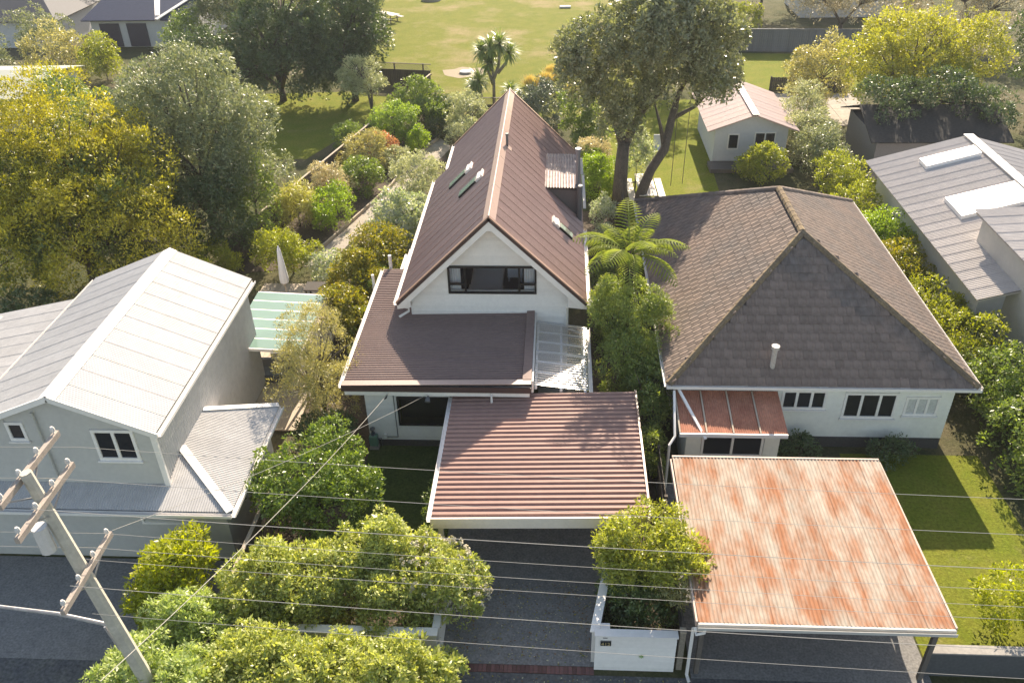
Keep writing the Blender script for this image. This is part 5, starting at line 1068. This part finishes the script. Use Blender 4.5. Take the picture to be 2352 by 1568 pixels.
bush('silvery shrub behind the far gable end of the house', [(-5.9, 55.3, 1.6, 1.3, 1.2, 1.45), (-6.2, 53.0, 1.1, 1.0, 1.0, 1.0)], 12000, 0.14, 0.055, G_GREYG, clump=0.41, k=36)
bush('large mid green shrub below the lattice fence', [(-9.7, 58.4, 1.7, 1.7, 1.4, 1.5), (-9.0, 57.2, 1.2, 1.2, 1.0, 1.1)], 13000, 0.17, 0.075, G_MID, clump=0.47, k=36)
bush('rounded bright green shrub near the garden path end', [(-10.9, 54.6, 1.4, 1.5, 1.3, 1.2)], 10000, 0.15, 0.06, leaf('soft_green_leaf', (0.080, 0.125, 0.022), (0.145, 0.185, 0.040), 0.45), clump=0.43, k=36)
bush('dark shrub with glossy leaves by the low lattice panel', [(-8.0, 58.0, 1.0, 1.2, 1.0, 1.15), (-7.9, 56.2, .8, .9, .8, .8)], 8000, 0.15, 0.07, G_DARK, clump=0.41, k=36)
bush('small upright bright shrub in the raised bed', [(-9.1, 52.9, 0.8, .65, .6, .75)], 3000, 0.14, 0.06, G_BRIGHT)
bush('silver foliage clump by the path edging', [(-10.2, 50.6, .6, .8, 1.0, .6)], 4000, 0.13, 0.05, G_GREYG)
bush('tangled olive shrub by the paling fence', [(-12.0, 49.6, 1.3, 1.4, 1.3, 1.25)], 9000, 0.15, 0.05, G_OLIVE, clump=0.41, k=36)
bush('coppery red shrub in the left garden', [(-11.2, 51.6, .95, .75, .7, .8)], 3500, 0.13, 0.06, G_RED)
bush('green shrub in front of the coppery red shrub', [(-11.7, 46.6, 1.0, 1.1, 1.1, 1.0)], 7000, 0.14, 0.055, G_MID)
bush('tan seeded shrub between fence and path', [(-13.0, 44.5, 1.1, 1.1, 1.0, 1.1)], 6500, 0.15, 0.04, G_TAN)
bush('lush green shrub at the middle of the path edging', [(-12.3, 42.3, .95, 1.0, 1.3, .95)], 7000, 0.14, 0.05, G_BRIGHT)
bush('drooping yellow green grass like shrub beside the fence', [(-14.2, 42.0, 1.05, .95, .9, 1.1)], 6000, 0.28, 0.03, leaf('flax_blade', (0.17, 0.155, 0.05), (0.26, 0.22, 0.08), 0.4), up=-0.3, clump=0.54, k=36)
bush('rounded pale green shrub beyond the folded umbrella', [(-13.6, 36.6, 1.15, 1.2, 1.0, 1.1), (-12.6, 36.6, .8, .8, .7, .8)], 9000, 0.13, 0.05, G_HEDGE)
bush('white daisy shrub beside the deck', [(-11.0, 35.9, .6, .9, .9, .6)], 4000, 0.12, 0.06, G_WHITEV)
plant('grey_tree', 'grey leaved small tree on a dark leaning trunk left of the lattice fence', 'tree', [(-14.0, 60.0, 3.2, 1.3, 1.2, 1.3), (-13.5, 59.5, 2.5, 1.1, 1.0, 0.9)], 9000, 0.15, 0.05, G_GREYG, 0.14, clump=0.43, k=36, base=(-12.9, 58.2), lean=(-0.3, 0.5))
# --- trees left
YT = plant('golden_conifer', 'big golden yellow conifer at the left edge above the white roof', 'tree', [(-22.8, 37.0, 5.8, 3.0, 2.8, 3.2), (-20.4, 35.8, 4.4, 2.5, 2.4, 2.8), (-25.2, 36.4, 5.0, 2.8, 2.8, 3.2), (-18.9, 34.2, 2.9, 1.8, 1.7, 2.3), (-22.0, 33.8, 3.2, 2.9, 2.0, 2.8), (-25.5, 33.8, 2.9, 2.2, 2.0, 2.5)], 72000, 0.16, 0.06, G_CONIF, 0.28, clump=1.15, k=130, lump=0.24, up=0.3)
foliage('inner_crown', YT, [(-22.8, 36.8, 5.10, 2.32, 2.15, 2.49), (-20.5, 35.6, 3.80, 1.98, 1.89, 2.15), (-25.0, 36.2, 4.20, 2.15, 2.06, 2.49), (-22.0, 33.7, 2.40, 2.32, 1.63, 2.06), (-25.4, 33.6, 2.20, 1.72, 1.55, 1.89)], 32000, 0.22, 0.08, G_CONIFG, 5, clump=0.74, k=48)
plant('sage_tree', 'broad sage green tree with billowing crown left of the garden', 'tree', [(-18.6, 41.5, 6.9, 2.7, 2.5, 2.4), (-16.2, 41.0, 5.9, 2.1, 2.1, 2.1), (-20.6, 40.6, 5.8, 2.2, 2.2, 2.2), (-18.0, 39.8, 4.2, 3.0, 1.9, 2.4), (-15.6, 40.4, 4.0, 1.6, 1.6, 2.0), (-20.8, 39.8, 3.4, 2.0, 1.8, 2.2)], 62000, 0.17, 0.06, G_SAGE, 0.3, clump=1.0, k=110, lump=0.22)
plant('dark_tree', 'dark low tree in front of the sage green tree', 'tree', [(-17.4, 37.6, 2.3, 1.9, 1.6, 2.1), (-19.1, 37.0, 1.9, 1.7, 1.5, 1.8)], 22000, 0.16, 0.06, G_DARK, 0.14, clump=0.54, k=36)
plant('pittosporum', 'upright mid green tree at right flank of the sage tree', 'tree', [(-15.6, 39.6, 2.7, 1.3, 1.2, 2.3)], 12000, 0.15, 0.055, G_MID, 0.1, clump=0.51, k=36)
bush('small pale shrub against the paling fence below the sage tree', [(-16.7, 36.0, .9, 1.0, .8, .9)], 5000, 0.14, 0.05, G_HEDGE)
DT = 'dark trees between the two lawns'
plant('dark_tree', 'tall dark evergreen left of the park lawn, nearest the lattice fence', 'tree', [(-15.6, 64.5, 5.6, 2.9, 2.7, 3.0), (-16.6, 63.2, 3.8, 2.2, 2.0, 2.2), (-14.6, 65.5, 4.2, 1.9, 2, 2.2), (-15.8, 63.6, 2.2, 2.4, 1.8, 1.9)], 42000, 0.22, 0.09, G_DARK, 0.25, group=DT, clump=0.74, k=52)
plant('dark_tree', 'tall dark evergreen behind the sage green tree', 'tree', [(-20.8, 66.5, 6.2, 3.2, 3.0, 3.3), (-22.3, 64.8, 4.3, 2.6, 2.4, 2.6), (-19.0, 64.0, 4.2, 2.2, 2.2, 2.4), (-20.6, 63.4, 2.2, 2.9, 2.0, 2.1), (-23.8, 62.6, 2.4, 2.0, 2.0, 2.2)], 46000, 0.22, 0.09, G_DARK, 0.25, group=DT, clump=0.74, k=52)
plant('dark_tree', 'dark evergreen shading the park bench at top left of the lawn', 'tree', [(-21.0, 86.5, 5.2, 3.2, 3.0, 3.0), (-18.9, 93.0, 5.0, 2.6, 2.6, 2.8), (-23.5, 92.5, 5.5, 3.0, 3.0, 3.2), (-21.5, 85.5, 2.3, 3.0, 2.2, 2.2), (-24.5, 87.5, 2.6, 2.4, 2.4, 2.4)], 38000, 0.26, 0.11, G_DARK, 0.25, group=DT, clump=0.81, k=48)
plant('sage_tree', 'hazy grey green tree at top left beyond the dark evergreens', 'tree', [(-27.5, 78.5, 4.6, 3.2, 3.0, 3.0), (-25.0, 76.0, 3.4, 2.2, 2.0, 2.2), (-30.5, 80, 3.6, 2.2, 2.2, 2.4)], 24000, 0.26, 0.1, G_SAGE, 0.22, clump=0.81, k=48)
plant('park_tree', 'olive topped tree at the top edge left of the park lawn', 'tree', [(-26.5, 97.5, 5.0, 4.0, 3.5, 3.4), (-33.0, 98.5, 4.6, 3.6, 3.2, 3.2)], 24000, 0.30, 0.12, G_SAGE, 0.25, clump=0.88, k=48)
bush('feathery grey shrub beside the park bench', [(-16.6, 75.0, 1.6, 1.5, 1.6, 1.6)], 7000, 0.16, 0.06, G_GREYG)
bush('round dark shrub on the small left lawn', [(-13.9, 53.6, .9, .95, .9, .9)], 5000, 0.16, 0.05, G_MID)
for k, (x_, y_, r_, m_, lab) in enumerate(((-46.5, 76, 2.2, G_SAGE, 'olive hedge shrub between the pale shed and far garage'), (-38.5, 70.5, 1.6, G_HEDGE, 'yellow green upright shrub in front of the navy roofed garage'), (-35.8, 58.5, 1.7, G_MID, 'green shrub beside the teal dome tent'), (-33.2, 76.5, 1.8, G_MID, 'bright green shrub at right corner of the navy roofed garage'), (-42.5, 70.5, 2.0, G_OLIVE, 'olive hedge shrub before the navy roofed garage'), (-31.0, 61.5, 1.6, G_SAGE, 'sage shrub left of the dark evergreens'), (-50.5, 92, 3.2, G_DARK, 'dark tree mass at the top left corner'), (-28.4, 52.5, 1.7, G_DARK, 'dark shrub behind the golden conifer'), (-31.5, 55.0, 1.5, G_MID, 'mid green shrub between dome tent and sage tree'), (-26.0, 57.0, 2.0, G_SAGE, 'sage shrub at the left lawn edge'), (-49.0, 71.5, 2.0, G_SAGE, 'grey green shrub at far left behind the pale shed'), (-29.0, 69.0, 2.2, G_DARK, 'dark round shrub in the yard below the navy roofed garage'))):
    bush(lab, [(x_, y_, r_ * 1.0, r_, r_ * .9, r_ * 1.1), (x_ + r_ * .7, y_ - r_ * .5, r_ * .7, r_ * .7, r_ * .7, r_ * .8)], 7000, 0.2, 0.08, m_, clump=0.61, k=36)
bush('dark clipped bush left of the white roofed house', [(-23.4, 31.0, 1.0, 1.4, 1.1, 1.0)], 7000, 0.13, 0.05, G_DARK)
bush('yellow green bush peeping over the ridge of the white roof', [(-17.0, 33.0, 1.3, 1.3, 1.1, 1.3)], 7000, 0.14, 0.055, G_HEDGE)
# --- big forked tree
bt = thing('forked_tree', 'big evergreen with leaning forked grey trunks behind the tiled roof house', 'tree', (3.6, 45.0, 0))
b = B()
b.tube([(3.55, 45.0, -0.1), (3.5, 45.05, 1.0), (3.55, 45.3, 2.4), (3.65, 45.7, 3.4)], [0.48, 0.40, 0.36, 0.33], 10)
b.tube([(3.62, 45.6, 3.2), (3.1, 46.6, 4.6), (2.6, 48.0, 6.0), (2.3, 49.5, 7.2)], [0.26, 0.2, 0.14, 0.05], 8)
b.tube([(3.66, 45.7, 3.2), (4.4, 46.3, 4.6), (5.0, 46.8, 6.4), (5.4, 47.0, 8.6)], [0.27, 0.2, 0.14, 0.05], 8)
b.tube([(4.5, 46.4, 4.7), (5.6, 46.6, 6.0), (6.3, 47.2, 8.0)], [0.15, 0.1, 0.03], 6)
b.build('trunk', BARK, bt, smooth=True)
b = B()
b.tube([(4.55, 44.6, -0.1), (4.75, 44.9, 0.9), (5.2, 45.4, 1.9), (5.95, 46.0, 2.9), (6.25, 46.6, 4.2), (6.6, 47.2, 5.6), (7.4, 47.6, 7.0)], [0.36, 0.30, 0.26, 0.25, 0.22, 0.15, 0.05], 10)
b.tube([(5.95, 46.0, 2.9), (5.7, 46.3, 4.0), (5.2, 46.8, 5.6)], [0.16, 0.1, 0.03], 6)
b.tube([(6.3, 46.7, 4.4), (7.6, 47.0, 5.0), (8.6, 47.4, 6.0)], [0.13, 0.09, 0.03], 6)
b.build('trunk', BARK, bt, smooth=True)
BL = [(1.9, 44.4, 8.6, 1.7, 2.0, 1.7), (1.1, 44.8, 7.5, 1.1, 1.4, 1.2), (3.9, 43.8, 9.4, 2.0, 2.2, 1.9), (5.9, 44.2, 9.5, 2.1, 2.2, 2.1), (7.7, 44.6, 9.0, 1.6, 1.7, 1.6), (3.4, 45.6, 6.6, 1.8, 1.8, 1.8), (6.2, 46.2, 6.4, 2.2, 1.9, 1.9), (7.6, 46.4, 7.8, 1.7, 1.9, 1.9), (3.4, 45.8, 4.7, 1.1, 1.1, 1.3), (5.1, 44.6, 10.9, 1.7, 1.9, 1.2), (8.7, 46.8, 6.6, 1.1, 1.3, 1.3), (2.6, 45.4, 5.6, 1.2, 1.2, 1.2)]
foliage('crown', bt, BL, 92000, 0.20, 0.085, G_BIG, 901, clump=0.57, k=48, lump=0.22, up=0.3)
bush('pale climbing leaves at the foot of the forked trunk', [(4.6, 47.6, 1.6, .9, .6, 1.4)], 4500, 0.15, 0.07, G_WHITEV)
bush('round dark bush with silvery sunlit top behind the steep roof', [(-1.0, 58.4, 1.5, 1.55, 1.4, 1.6), (-2.4, 58.6, .9, 1.0, .9, 1.0)], 12000, 0.15, 0.07, G_ROUND, clump=0.38, k=36)
bush('leafy green bush between the round dark bush and the forked tree', [(1.5, 55.6, 1.5, 1.1, 1.1, 1.6), (2.2, 54.0, 1.0, .9, .9, 1.1)], 10000, 0.18, 0.08, G_MID, clump=0.43, k=36)
plant('park_tree', 'sparse tree behind the big forked tree at the park edge', 'tree', [(7.4, 64.5, 4.6, 2.2, 2.0, 2.4), (9.6, 66.0, 4.2, 2.2, 2.0, 2.6), (8.3, 70, 4.5, 1.8, 1.8, 2.2)], 18000, 0.2, 0.07, G_SAGE, 0.18, clump=0.68, k=36)
plant('conifer', 'slim yellow green conifer against the pale fence at top right', 'tree', [(12.6, 75.0, 2.2, 1.1, 1.1, 2.2), (12.7, 75.0, 3.8, .6, .6, 1.5)], 9000, 0.16, 0.05, G_HEDGE, 0.1, clump=0.47, k=36)
# tussocks
for k, (x_, y_, lab) in enumerate(((-2.2, 67.6, 'orange tussock grass clump nearest the cabbage trees'), (-1.0, 68.6, 'orange tussock grass clump in the middle of the park planting'), (0.2, 69.8, 'orange tussock grass clump touching the pale logs'), (-0.6, 70.6, 'orange tussock grass clump furthest out on the lawn'), (0.6, 65.0, 'orange tussock grass clump behind the leafy green bush'), (1.3, 64.4, 'orange tussock grass clump beneath the forked tree'))):
    NS[0] += 1; rng = np.random.default_rng(NS[0]); n = 900; az = rng.uniform(0, 6.283, n); tl = rng.uniform(0.1, 1.1, n)
    d = np.stack([np.cos(az) * np.sin(tl), np.sin(az) * np.sin(tl), np.cos(tl)], 1); pos = np.stack([x_ + rng.normal(0, .18, n), y_ + rng.normal(0, .18, n), np.full(n, 0.02)], 1)
    side = norm(np.cross(d, np.array([0, 0, 1.0]) + rng.normal(0, .2, (n, 3)))); me = leaf_mesh('tussock', (pos - [x_, y_, 0]).astype(np.float32), d, side, np.cross(side, d), rng.uniform(.5, 1.0, n), np.full(n, .05), G_TUSS)
    o = bpy.data.objects.new('tussock', me); COL.objects.link(o); o.location = (x_, y_, 0); tag(o, lab, 'grass clump', 'tussocks at park edge')
# --- right side
plant('yellow_tree', 'large yellow green tree at upper right beyond the dark house', 'tree', [(23.0, 57.5, 5.2, 3.0, 2.6, 2.6), (20.5, 56.6, 4.0, 2.2, 2.0, 2.2), (26.0, 57.5, 4.8, 2.6, 2.4, 2.4), (24, 55.5, 3.6, 2.6, 1.6, 1.8)], 40000, 0.19, 0.07, leaf('robinia_leaf', (0.110, 0.122, 0.020), (0.200, 0.188, 0.034), 0.48, tint=(1.05, 1.08, 0.35)), 0.22, clump=0.68, k=52, lump=0.22)
plant('dark_tree', 'dim spreading tree over the roof of the dark shaded house', 'tree', [(20.2, 51.5, 3.6, 2.0, 1.8, 1.3), (23.2, 52.0, 3.8, 2.2, 1.8, 1.3), (25.6, 51.0, 3.4, 1.5, 1.5, 1.2)], 18000, 0.17, 0.07, G_DARK, 0.16, clump=0.5, k=36, base=(22.0, 55.2))
plant('yellow_tree', 'smaller olive yellow tree left of the large yellow green tree', 'tree', [(18.6, 60.5, 2.7, 1.9, 1.8, 2.2), (17.4, 61.5, 1.9, 1.2, 1.2, 1.4)], 14000, 0.18, 0.07, G_OLIVE, 0.14, clump=0.61, k=36)
plant('grey_tree', 'pale grey brown tree beyond the blue grey fence', 'tree', [(27.6, 79.5, 3.6, 3.0, 2.6, 2.4), (23.0, 82, 3.4, 2.4, 2.2, 2.4)], 20000, 0.22, 0.08, leaf('dusty_leaf', (0.13, 0.12, 0.085), (0.22, 0.20, 0.15), 0.35, tint=(1.1, 1.05, 0.8)), 0.2, clump=0.74, k=36)
plant('grey_tree', 'pale grey brown tree at the top right corner', 'tree', [(34.0, 80.0, 4.0, 3.4, 3.0, 2.8), (37.5, 77, 3.4, 2.4, 2.2, 2.6)], 20000, 0.22, 0.08, MATS['dusty_leaf'], 0.2, clump=0.74, k=36)
plant('dark_tree', 'dark green tree cut by the right edge of the photo', 'tree', [(32.5, 59.0, 4.4, 2.3, 2.3, 3.4), (33.0, 56.5, 2.6, 2.2, 2.0, 2.4)], 20000, 0.2, 0.08, G_DARK, 0.2, clump=0.68, k=36)
plant('park_tree', 'bare stemmed olive tree at the top edge right of centre', 'tree', [(19.0, 88, 3.4, 2.4, 2.2, 2.4), (21.5, 94, 4.0, 3.0, 2.6, 3.0)], 16000, 0.24, 0.09, G_SAGE, 0.16, clump=0.74, k=36)
bush('small yellow green bush behind the pale park fence', [(17.0, 81.0, 1.5, 1.3, 1.2, 1.5)], 5000, 0.18, 0.07, G_HEDGE)
bush('yellow green rounded bush in front of the pink roofed cottage', [(12.2, 48.2, 1.1, 1.15, 1.0, 1.1)], 9000, 0.13, 0.055, G_HEDGE)
HG = 'row of shrubs along the right boundary'
HR = [(15.9, 55.5, 1.7, 1.75, G_GREYG, 'topmost pale shrub'), (15.6, 52.2, 1.4, 1.6, G_GREYG, 'second pale shrub from the top'), (15.8, 48.9, 1.3, 1.5, G_SAGE, 'sage shrub third from the top'), (15.7, 45.2, 1.35, 1.4, G_HEDGE, 'yellow green shrub level with the grey roof corner'), (15.6, 41.6, 1.3, 1.3, G_HEDGE, 'yellow green shrub just above the tiled roof ridge end'), (15.75, 38.2, 1.3, 1.35, G_BRIGHT, 'bright green shrub level with the tiled ridge'), (15.7, 34.9, 1.2, 1.3, G_GOLD, 'golden shrub in mid row'), (15.9, 31.8, 1.25, 1.3, G_HEDGE, 'yellow green shrub beside the tiled right slope'), (16.0, 28.8, 1.3, 1.4, G_HEDGE, 'bushy shrub near the tiled right eave corner'), (16.1, 26.0, 1.3, 1.45, G_MID, 'dark green shrub second from the bottom'), (16.0, 23.0, 1.35, 1.5, G_MID, 'dark green shrub lowest in the row')]
for (x_, y_, r_, z_, m_, lab) in HR:
    plant('boundary_shrub', lab + ' of the right hand boundary hedge', 'shrub', [(x_, y_, z_ * .85, r_ * .9, r_ * 1.15, z_), (x_ + .2, y_ - 1.0, z_ * .6, r_ * .75, r_ * .8, z_ * .8)], 9000, 0.14, 0.058, m_, 0.06, group=HG, clump=0.46, k=35, parts=('stem', 'foliage'))
bush('bright yellow green bush in the lower right corner yard', [(12.9, 16.5, .95, 1.1, .9, .9), (13.8, 15.9, .8, .9, .7, .8)], 9000, 0.12, 0.05, G_YEL, clump=0.41, k=36)
bush('dark shrub at the foot of the pale boarded wall, left one', [(8.6, 23.3, .4, .6, .4, .4)], 2200, 0.1, 0.045, G_DARK)
bush('dark shrub at the foot of the pale boarded wall, right one', [(11.6, 23.3, .35, .7, .4, .38)], 2200, 0.1, 0.045, G_DARK)
# --- cabbage trees
def cabbage(x, y, stems, label):
    t = thing('cabbage_tree', label, 'tree', (x, y, 0), 'cabbage trees'); b = B()
    for (p, hr, seed) in stems: b.tube([V3(q) for q in p], [0.13, 0.11, 0.085][:len(p)], 7)
    b.build('trunk', PALEBARK, t, smooth=True)
    for (p, hr, seed) in stems:
        rng = np.random.default_rng(seed); n = 150; dv = norm(rng.normal(size=(n, 3)) + np.array([0, 0, 0.35])); c = np.array(p[-1])
        # two-segment arching blades
        L_ = hr * rng.uniform(.8, 1.15, n)[:, None]; side = norm(np.cross(dv, np.array([0, 0, 1.0]) + rng.normal(0, .1, (n, 3)))); wd = 0.045
        m1 = c + dv * L_ * 0.55; tip = m1 + norm(dv + np.array([0, 0, -0.55])) * L_ * 0.5
        v = np.stack([c - side * wd * .5, c + side * wd * .5, m1 + side * wd, m1 - side * wd, tip], 1).reshape(-1, 3) - np.array([x, y, 0])
        bb = B(); bb.v = [tuple(q) for q in v]
        for i_ in range(n): o_ = i_ * 5; bb.f += [(o_, o_ + 1, o_ + 2, o_ + 3), (o_ + 3, o_ + 2, o_ + 4)]
        me = bpy.data.meshes.new('leaf_head'); me.from_pydata(bb.v, [], bb.f); me.materials.append(G_CAB); o = bpy.data.objects.new('leaf_head', me); COL.objects.link(o); o.parent = t; ROOT[o] = ROOT[t]
cabbage(-4.75, 61.5, [([(-4.75, 61.5, 0), (-4.7, 61.5, 2.2), (-4.9, 61.6, 4.6)], 1.15, 1), ([(-4.7, 61.5, 2.4), (-4.3, 61.5, 3.4), (-4.2, 61.5, 4.9)], 1.1, 2), ([(-4.4, 61.5, 2.8), (-3.8, 61.5, 3.5), (-3.55, 61.5, 4.2)], 1.05, 3), ([(-4.75, 61.5, 2.0), (-5.0, 61.4, 2.8), (-5.05, 61.4, 3.5)], 0.95, 4), ([(-4.75, 61.5, 3.0), (-5.2, 61.5, 3.9), (-5.5, 61.5, 4.3)], 1.0, 8)], 'tall branching cabbage tree with spiky heads behind the ridge')
cabbage(-5.5, 61.0, [([(-5.5, 61.0, 0), (-5.6, 61.0, 1.2), (-5.75, 61.0, 2.4)], 1.15, 5), ([(-5.5, 61.0, 0.6), (-5.9, 61.0, 1.2), (-6.1, 61.0, 1.9)], 0.9, 9)], 'short cabbage tree left of the tall one')
cabbage(-3.6, 61.8, [([(-3.6, 61.8, 0), (-3.6, 61.8, 0.7), (-3.55, 61.8, 1.4)], 0.9, 6)], 'small young cabbage tree just behind the ridge tip')
# --- tree fern
TFX, TFY, TFZ = 2.66, 27.9, 5.75
tfern = thing('tree_fern', 'tree fern with a crown of arching fronds over the tiled roof edge', 'tree fern', (TFX, TFY, 0))
B().tube([(TFX + .15, TFY + .2, -0.05), (TFX + .1, TFY + .1, 2.6), (TFX, TFY, TFZ)], [0.20, 0.14, 0.17], 10).build('trunk', FERNBARK, tfern, smooth=True)
def frond_mesh(seed, L_=2.5):
    rng = np.random.default_rng(seed); n = 19; P0 = []
    for i_ in range(n + 1):
        s_ = i_ / n; a = 0.66 - 1.5 * s_ ** 1.3
        P0.append(a)
    pts = [np.array([0., 0., 0.])]
    for i_ in range(n): a = P0[i_]; pts.append(pts[-1] + np.array([math.cos(a), 0, math.sin(a)]) * L_ / n)
    b = B(); b.tube([V3(p) for p in pts[::4]], [0.022 * (1 - i_ / 11) + .004 for i_ in range(len(pts[::4]))], 5)
    for i_ in range(3, n):
        s_ = i_ / n; w_ = 0.62 * (math.sin(math.pi * min(1, s_ * .93 + .09)) ** 0.75); t = pts[i_] - pts[i_ - 1]; t /= np.linalg.norm(t)
        for sd in (-1, 1):
            dirv = np.array([0, sd, 0]) * 0.9 + t * 0.42 + np.array([0, 0, -0.18]); dirv /= np.linalg.norm(dirv); dirv2 = dirv + np.array([0, 0, -0.45]); dirv2 /= np.linalg.norm(dirv2)
            p = pts[i_]; mid = p + dirv * w_ * .55; tip = mid + dirv2 * w_ * .5; wv = t * 0.024
            k = len(b.v); b.v += [tuple(p - wv * .7), tuple(p + wv * .7), tuple(mid + wv * 1.15), tuple(tip), tuple(mid - wv * 1.15)]
            b.f.append((k, k + 1, k + 2, k + 3, k + 4))
            # toothed side leaflets so the pinna reads as fern
            for q in range(4):
                c0 = p + dirv * w_ * (.12 + .13 * q); k = len(b.v)
                for sg in (-1, 1):
                    b.v += [tuple(c0), tuple(c0 + dirv * .035), tuple(c0 + dirv * .05 + t * sg * 0.026 + np.array([0, 0, -.01]))]
                b.f += [(k, k + 1, k + 2), (k + 3, k + 4, k + 5)]
    me = bpy.data.meshes.new('frond'); me.from_pydata(b.v, [], b.f); me.materials.append(G_FERN); return me
fm = [frond_mesh(1), frond_mesh(2, 2.25)]
for k in range(22):
    a = k * 2 * math.pi / 22 + random.uniform(-.15, .15)
    inst('frond', fm[k % 2], tfern, (TFX + .1 * math.cos(a), TFY + .1 * math.sin(a), TFZ - 0.05), (random.uniform(-.2, .2), random.uniform(-.22, .38) - (0.42 if k % 3 == 0 else 0), a), (random.uniform(.70, 1.05),) * 3)
for k in range(5):
    a = k * 2 * math.pi / 5 + .3
    B().tube([(TFX, TFY, TFZ - .2), (TFX + .35 * math.cos(a), TFY + .35 * math.sin(a), TFZ - .6), (TFX + .4 * math.cos(a), TFY + .4 * math.sin(a), TFZ - 1.5)], [.03, .02, .01], 5).build('dead_stalk', FERNBARK, tfern)

# ------------------------------------------------------------------ fallen leaves
def litter(name, label, rects, n, mats, seed):
    rng = np.random.default_rng(seed)
    for mi, m_ in enumerate(mats):
        r = np.array(rects); a_ = (r[:, 1] - r[:, 0]) * (r[:, 3] - r[:, 2]); li = rng.choice(len(r), n, p=a_ / a_.sum())
        pos = np.stack([rng.uniform(r[li, 0], r[li, 1]), rng.uniform(r[li, 2], r[li, 3]), rng.uniform(0.024, 0.04, n)], 1)
        d = norm(rng.normal(size=(n, 3)) * [1, 1, 0.15]); nrm = norm(np.array([0, 0, 1]) + rng.normal(0, .25, (n, 3))); side = norm(np.cross(nrm, d)); nrm = np.cross(d, side); s_ = rng.uniform(.5, 1.4, n)
        o = bpy.data.objects.new(name, leaf_mesh(name, pos.astype(np.float32), d, side, nrm, 0.055 * s_, 0.03 * s_, m_)); COL.objects.link(o); tag(o, kind='stuff')
litter('leaf_litter', '', [(-3.1, -2.3, 14.6, 17.5), (0.6, 1.3, 14.6, 17.5), (-3.1, 3.4, 12.6, 14.2), (-2.6, 1.0, 14.6, 17.4), (-9.0, -3.3, 14.7, 17.0), (1.3, 3.2, 14.7, 16)], 900, [G_TAN, G_GOLD, mat('dry_leaf', (0.22, 0.12, 0.055), 0.9, 0.2, 8)], 21)
litter('path_litter', '', [(-12.0, -10.5, 39, 45), (-10.0, -8.0, 45, 54)], 500, [G_RED, G_TAN], 22)

# ------------------------------------------------------------------ light summer haze
hz = B().box(-1600, 1600, -700, 2500, -1, 23); hm = bpy.data.materials.new('haze_air'); hm.use_nodes = True; nt = hm.node_tree; nt.nodes.clear()
vo = nt.nodes.new('ShaderNodeVolumePrincipled'); vo.inputs['Color'].default_value = (0.86, 0.9, 1.0, 1); vo.inputs['Density'].default_value = 0.0003; vo.inputs['Anisotropy'].default_value = 0.35
oo = nt.nodes.new('ShaderNodeOutputMaterial'); nt.links.new(vo.outputs[0], oo.inputs['Volume'])
tag(hz.build('haze', hm), kind='stuff')
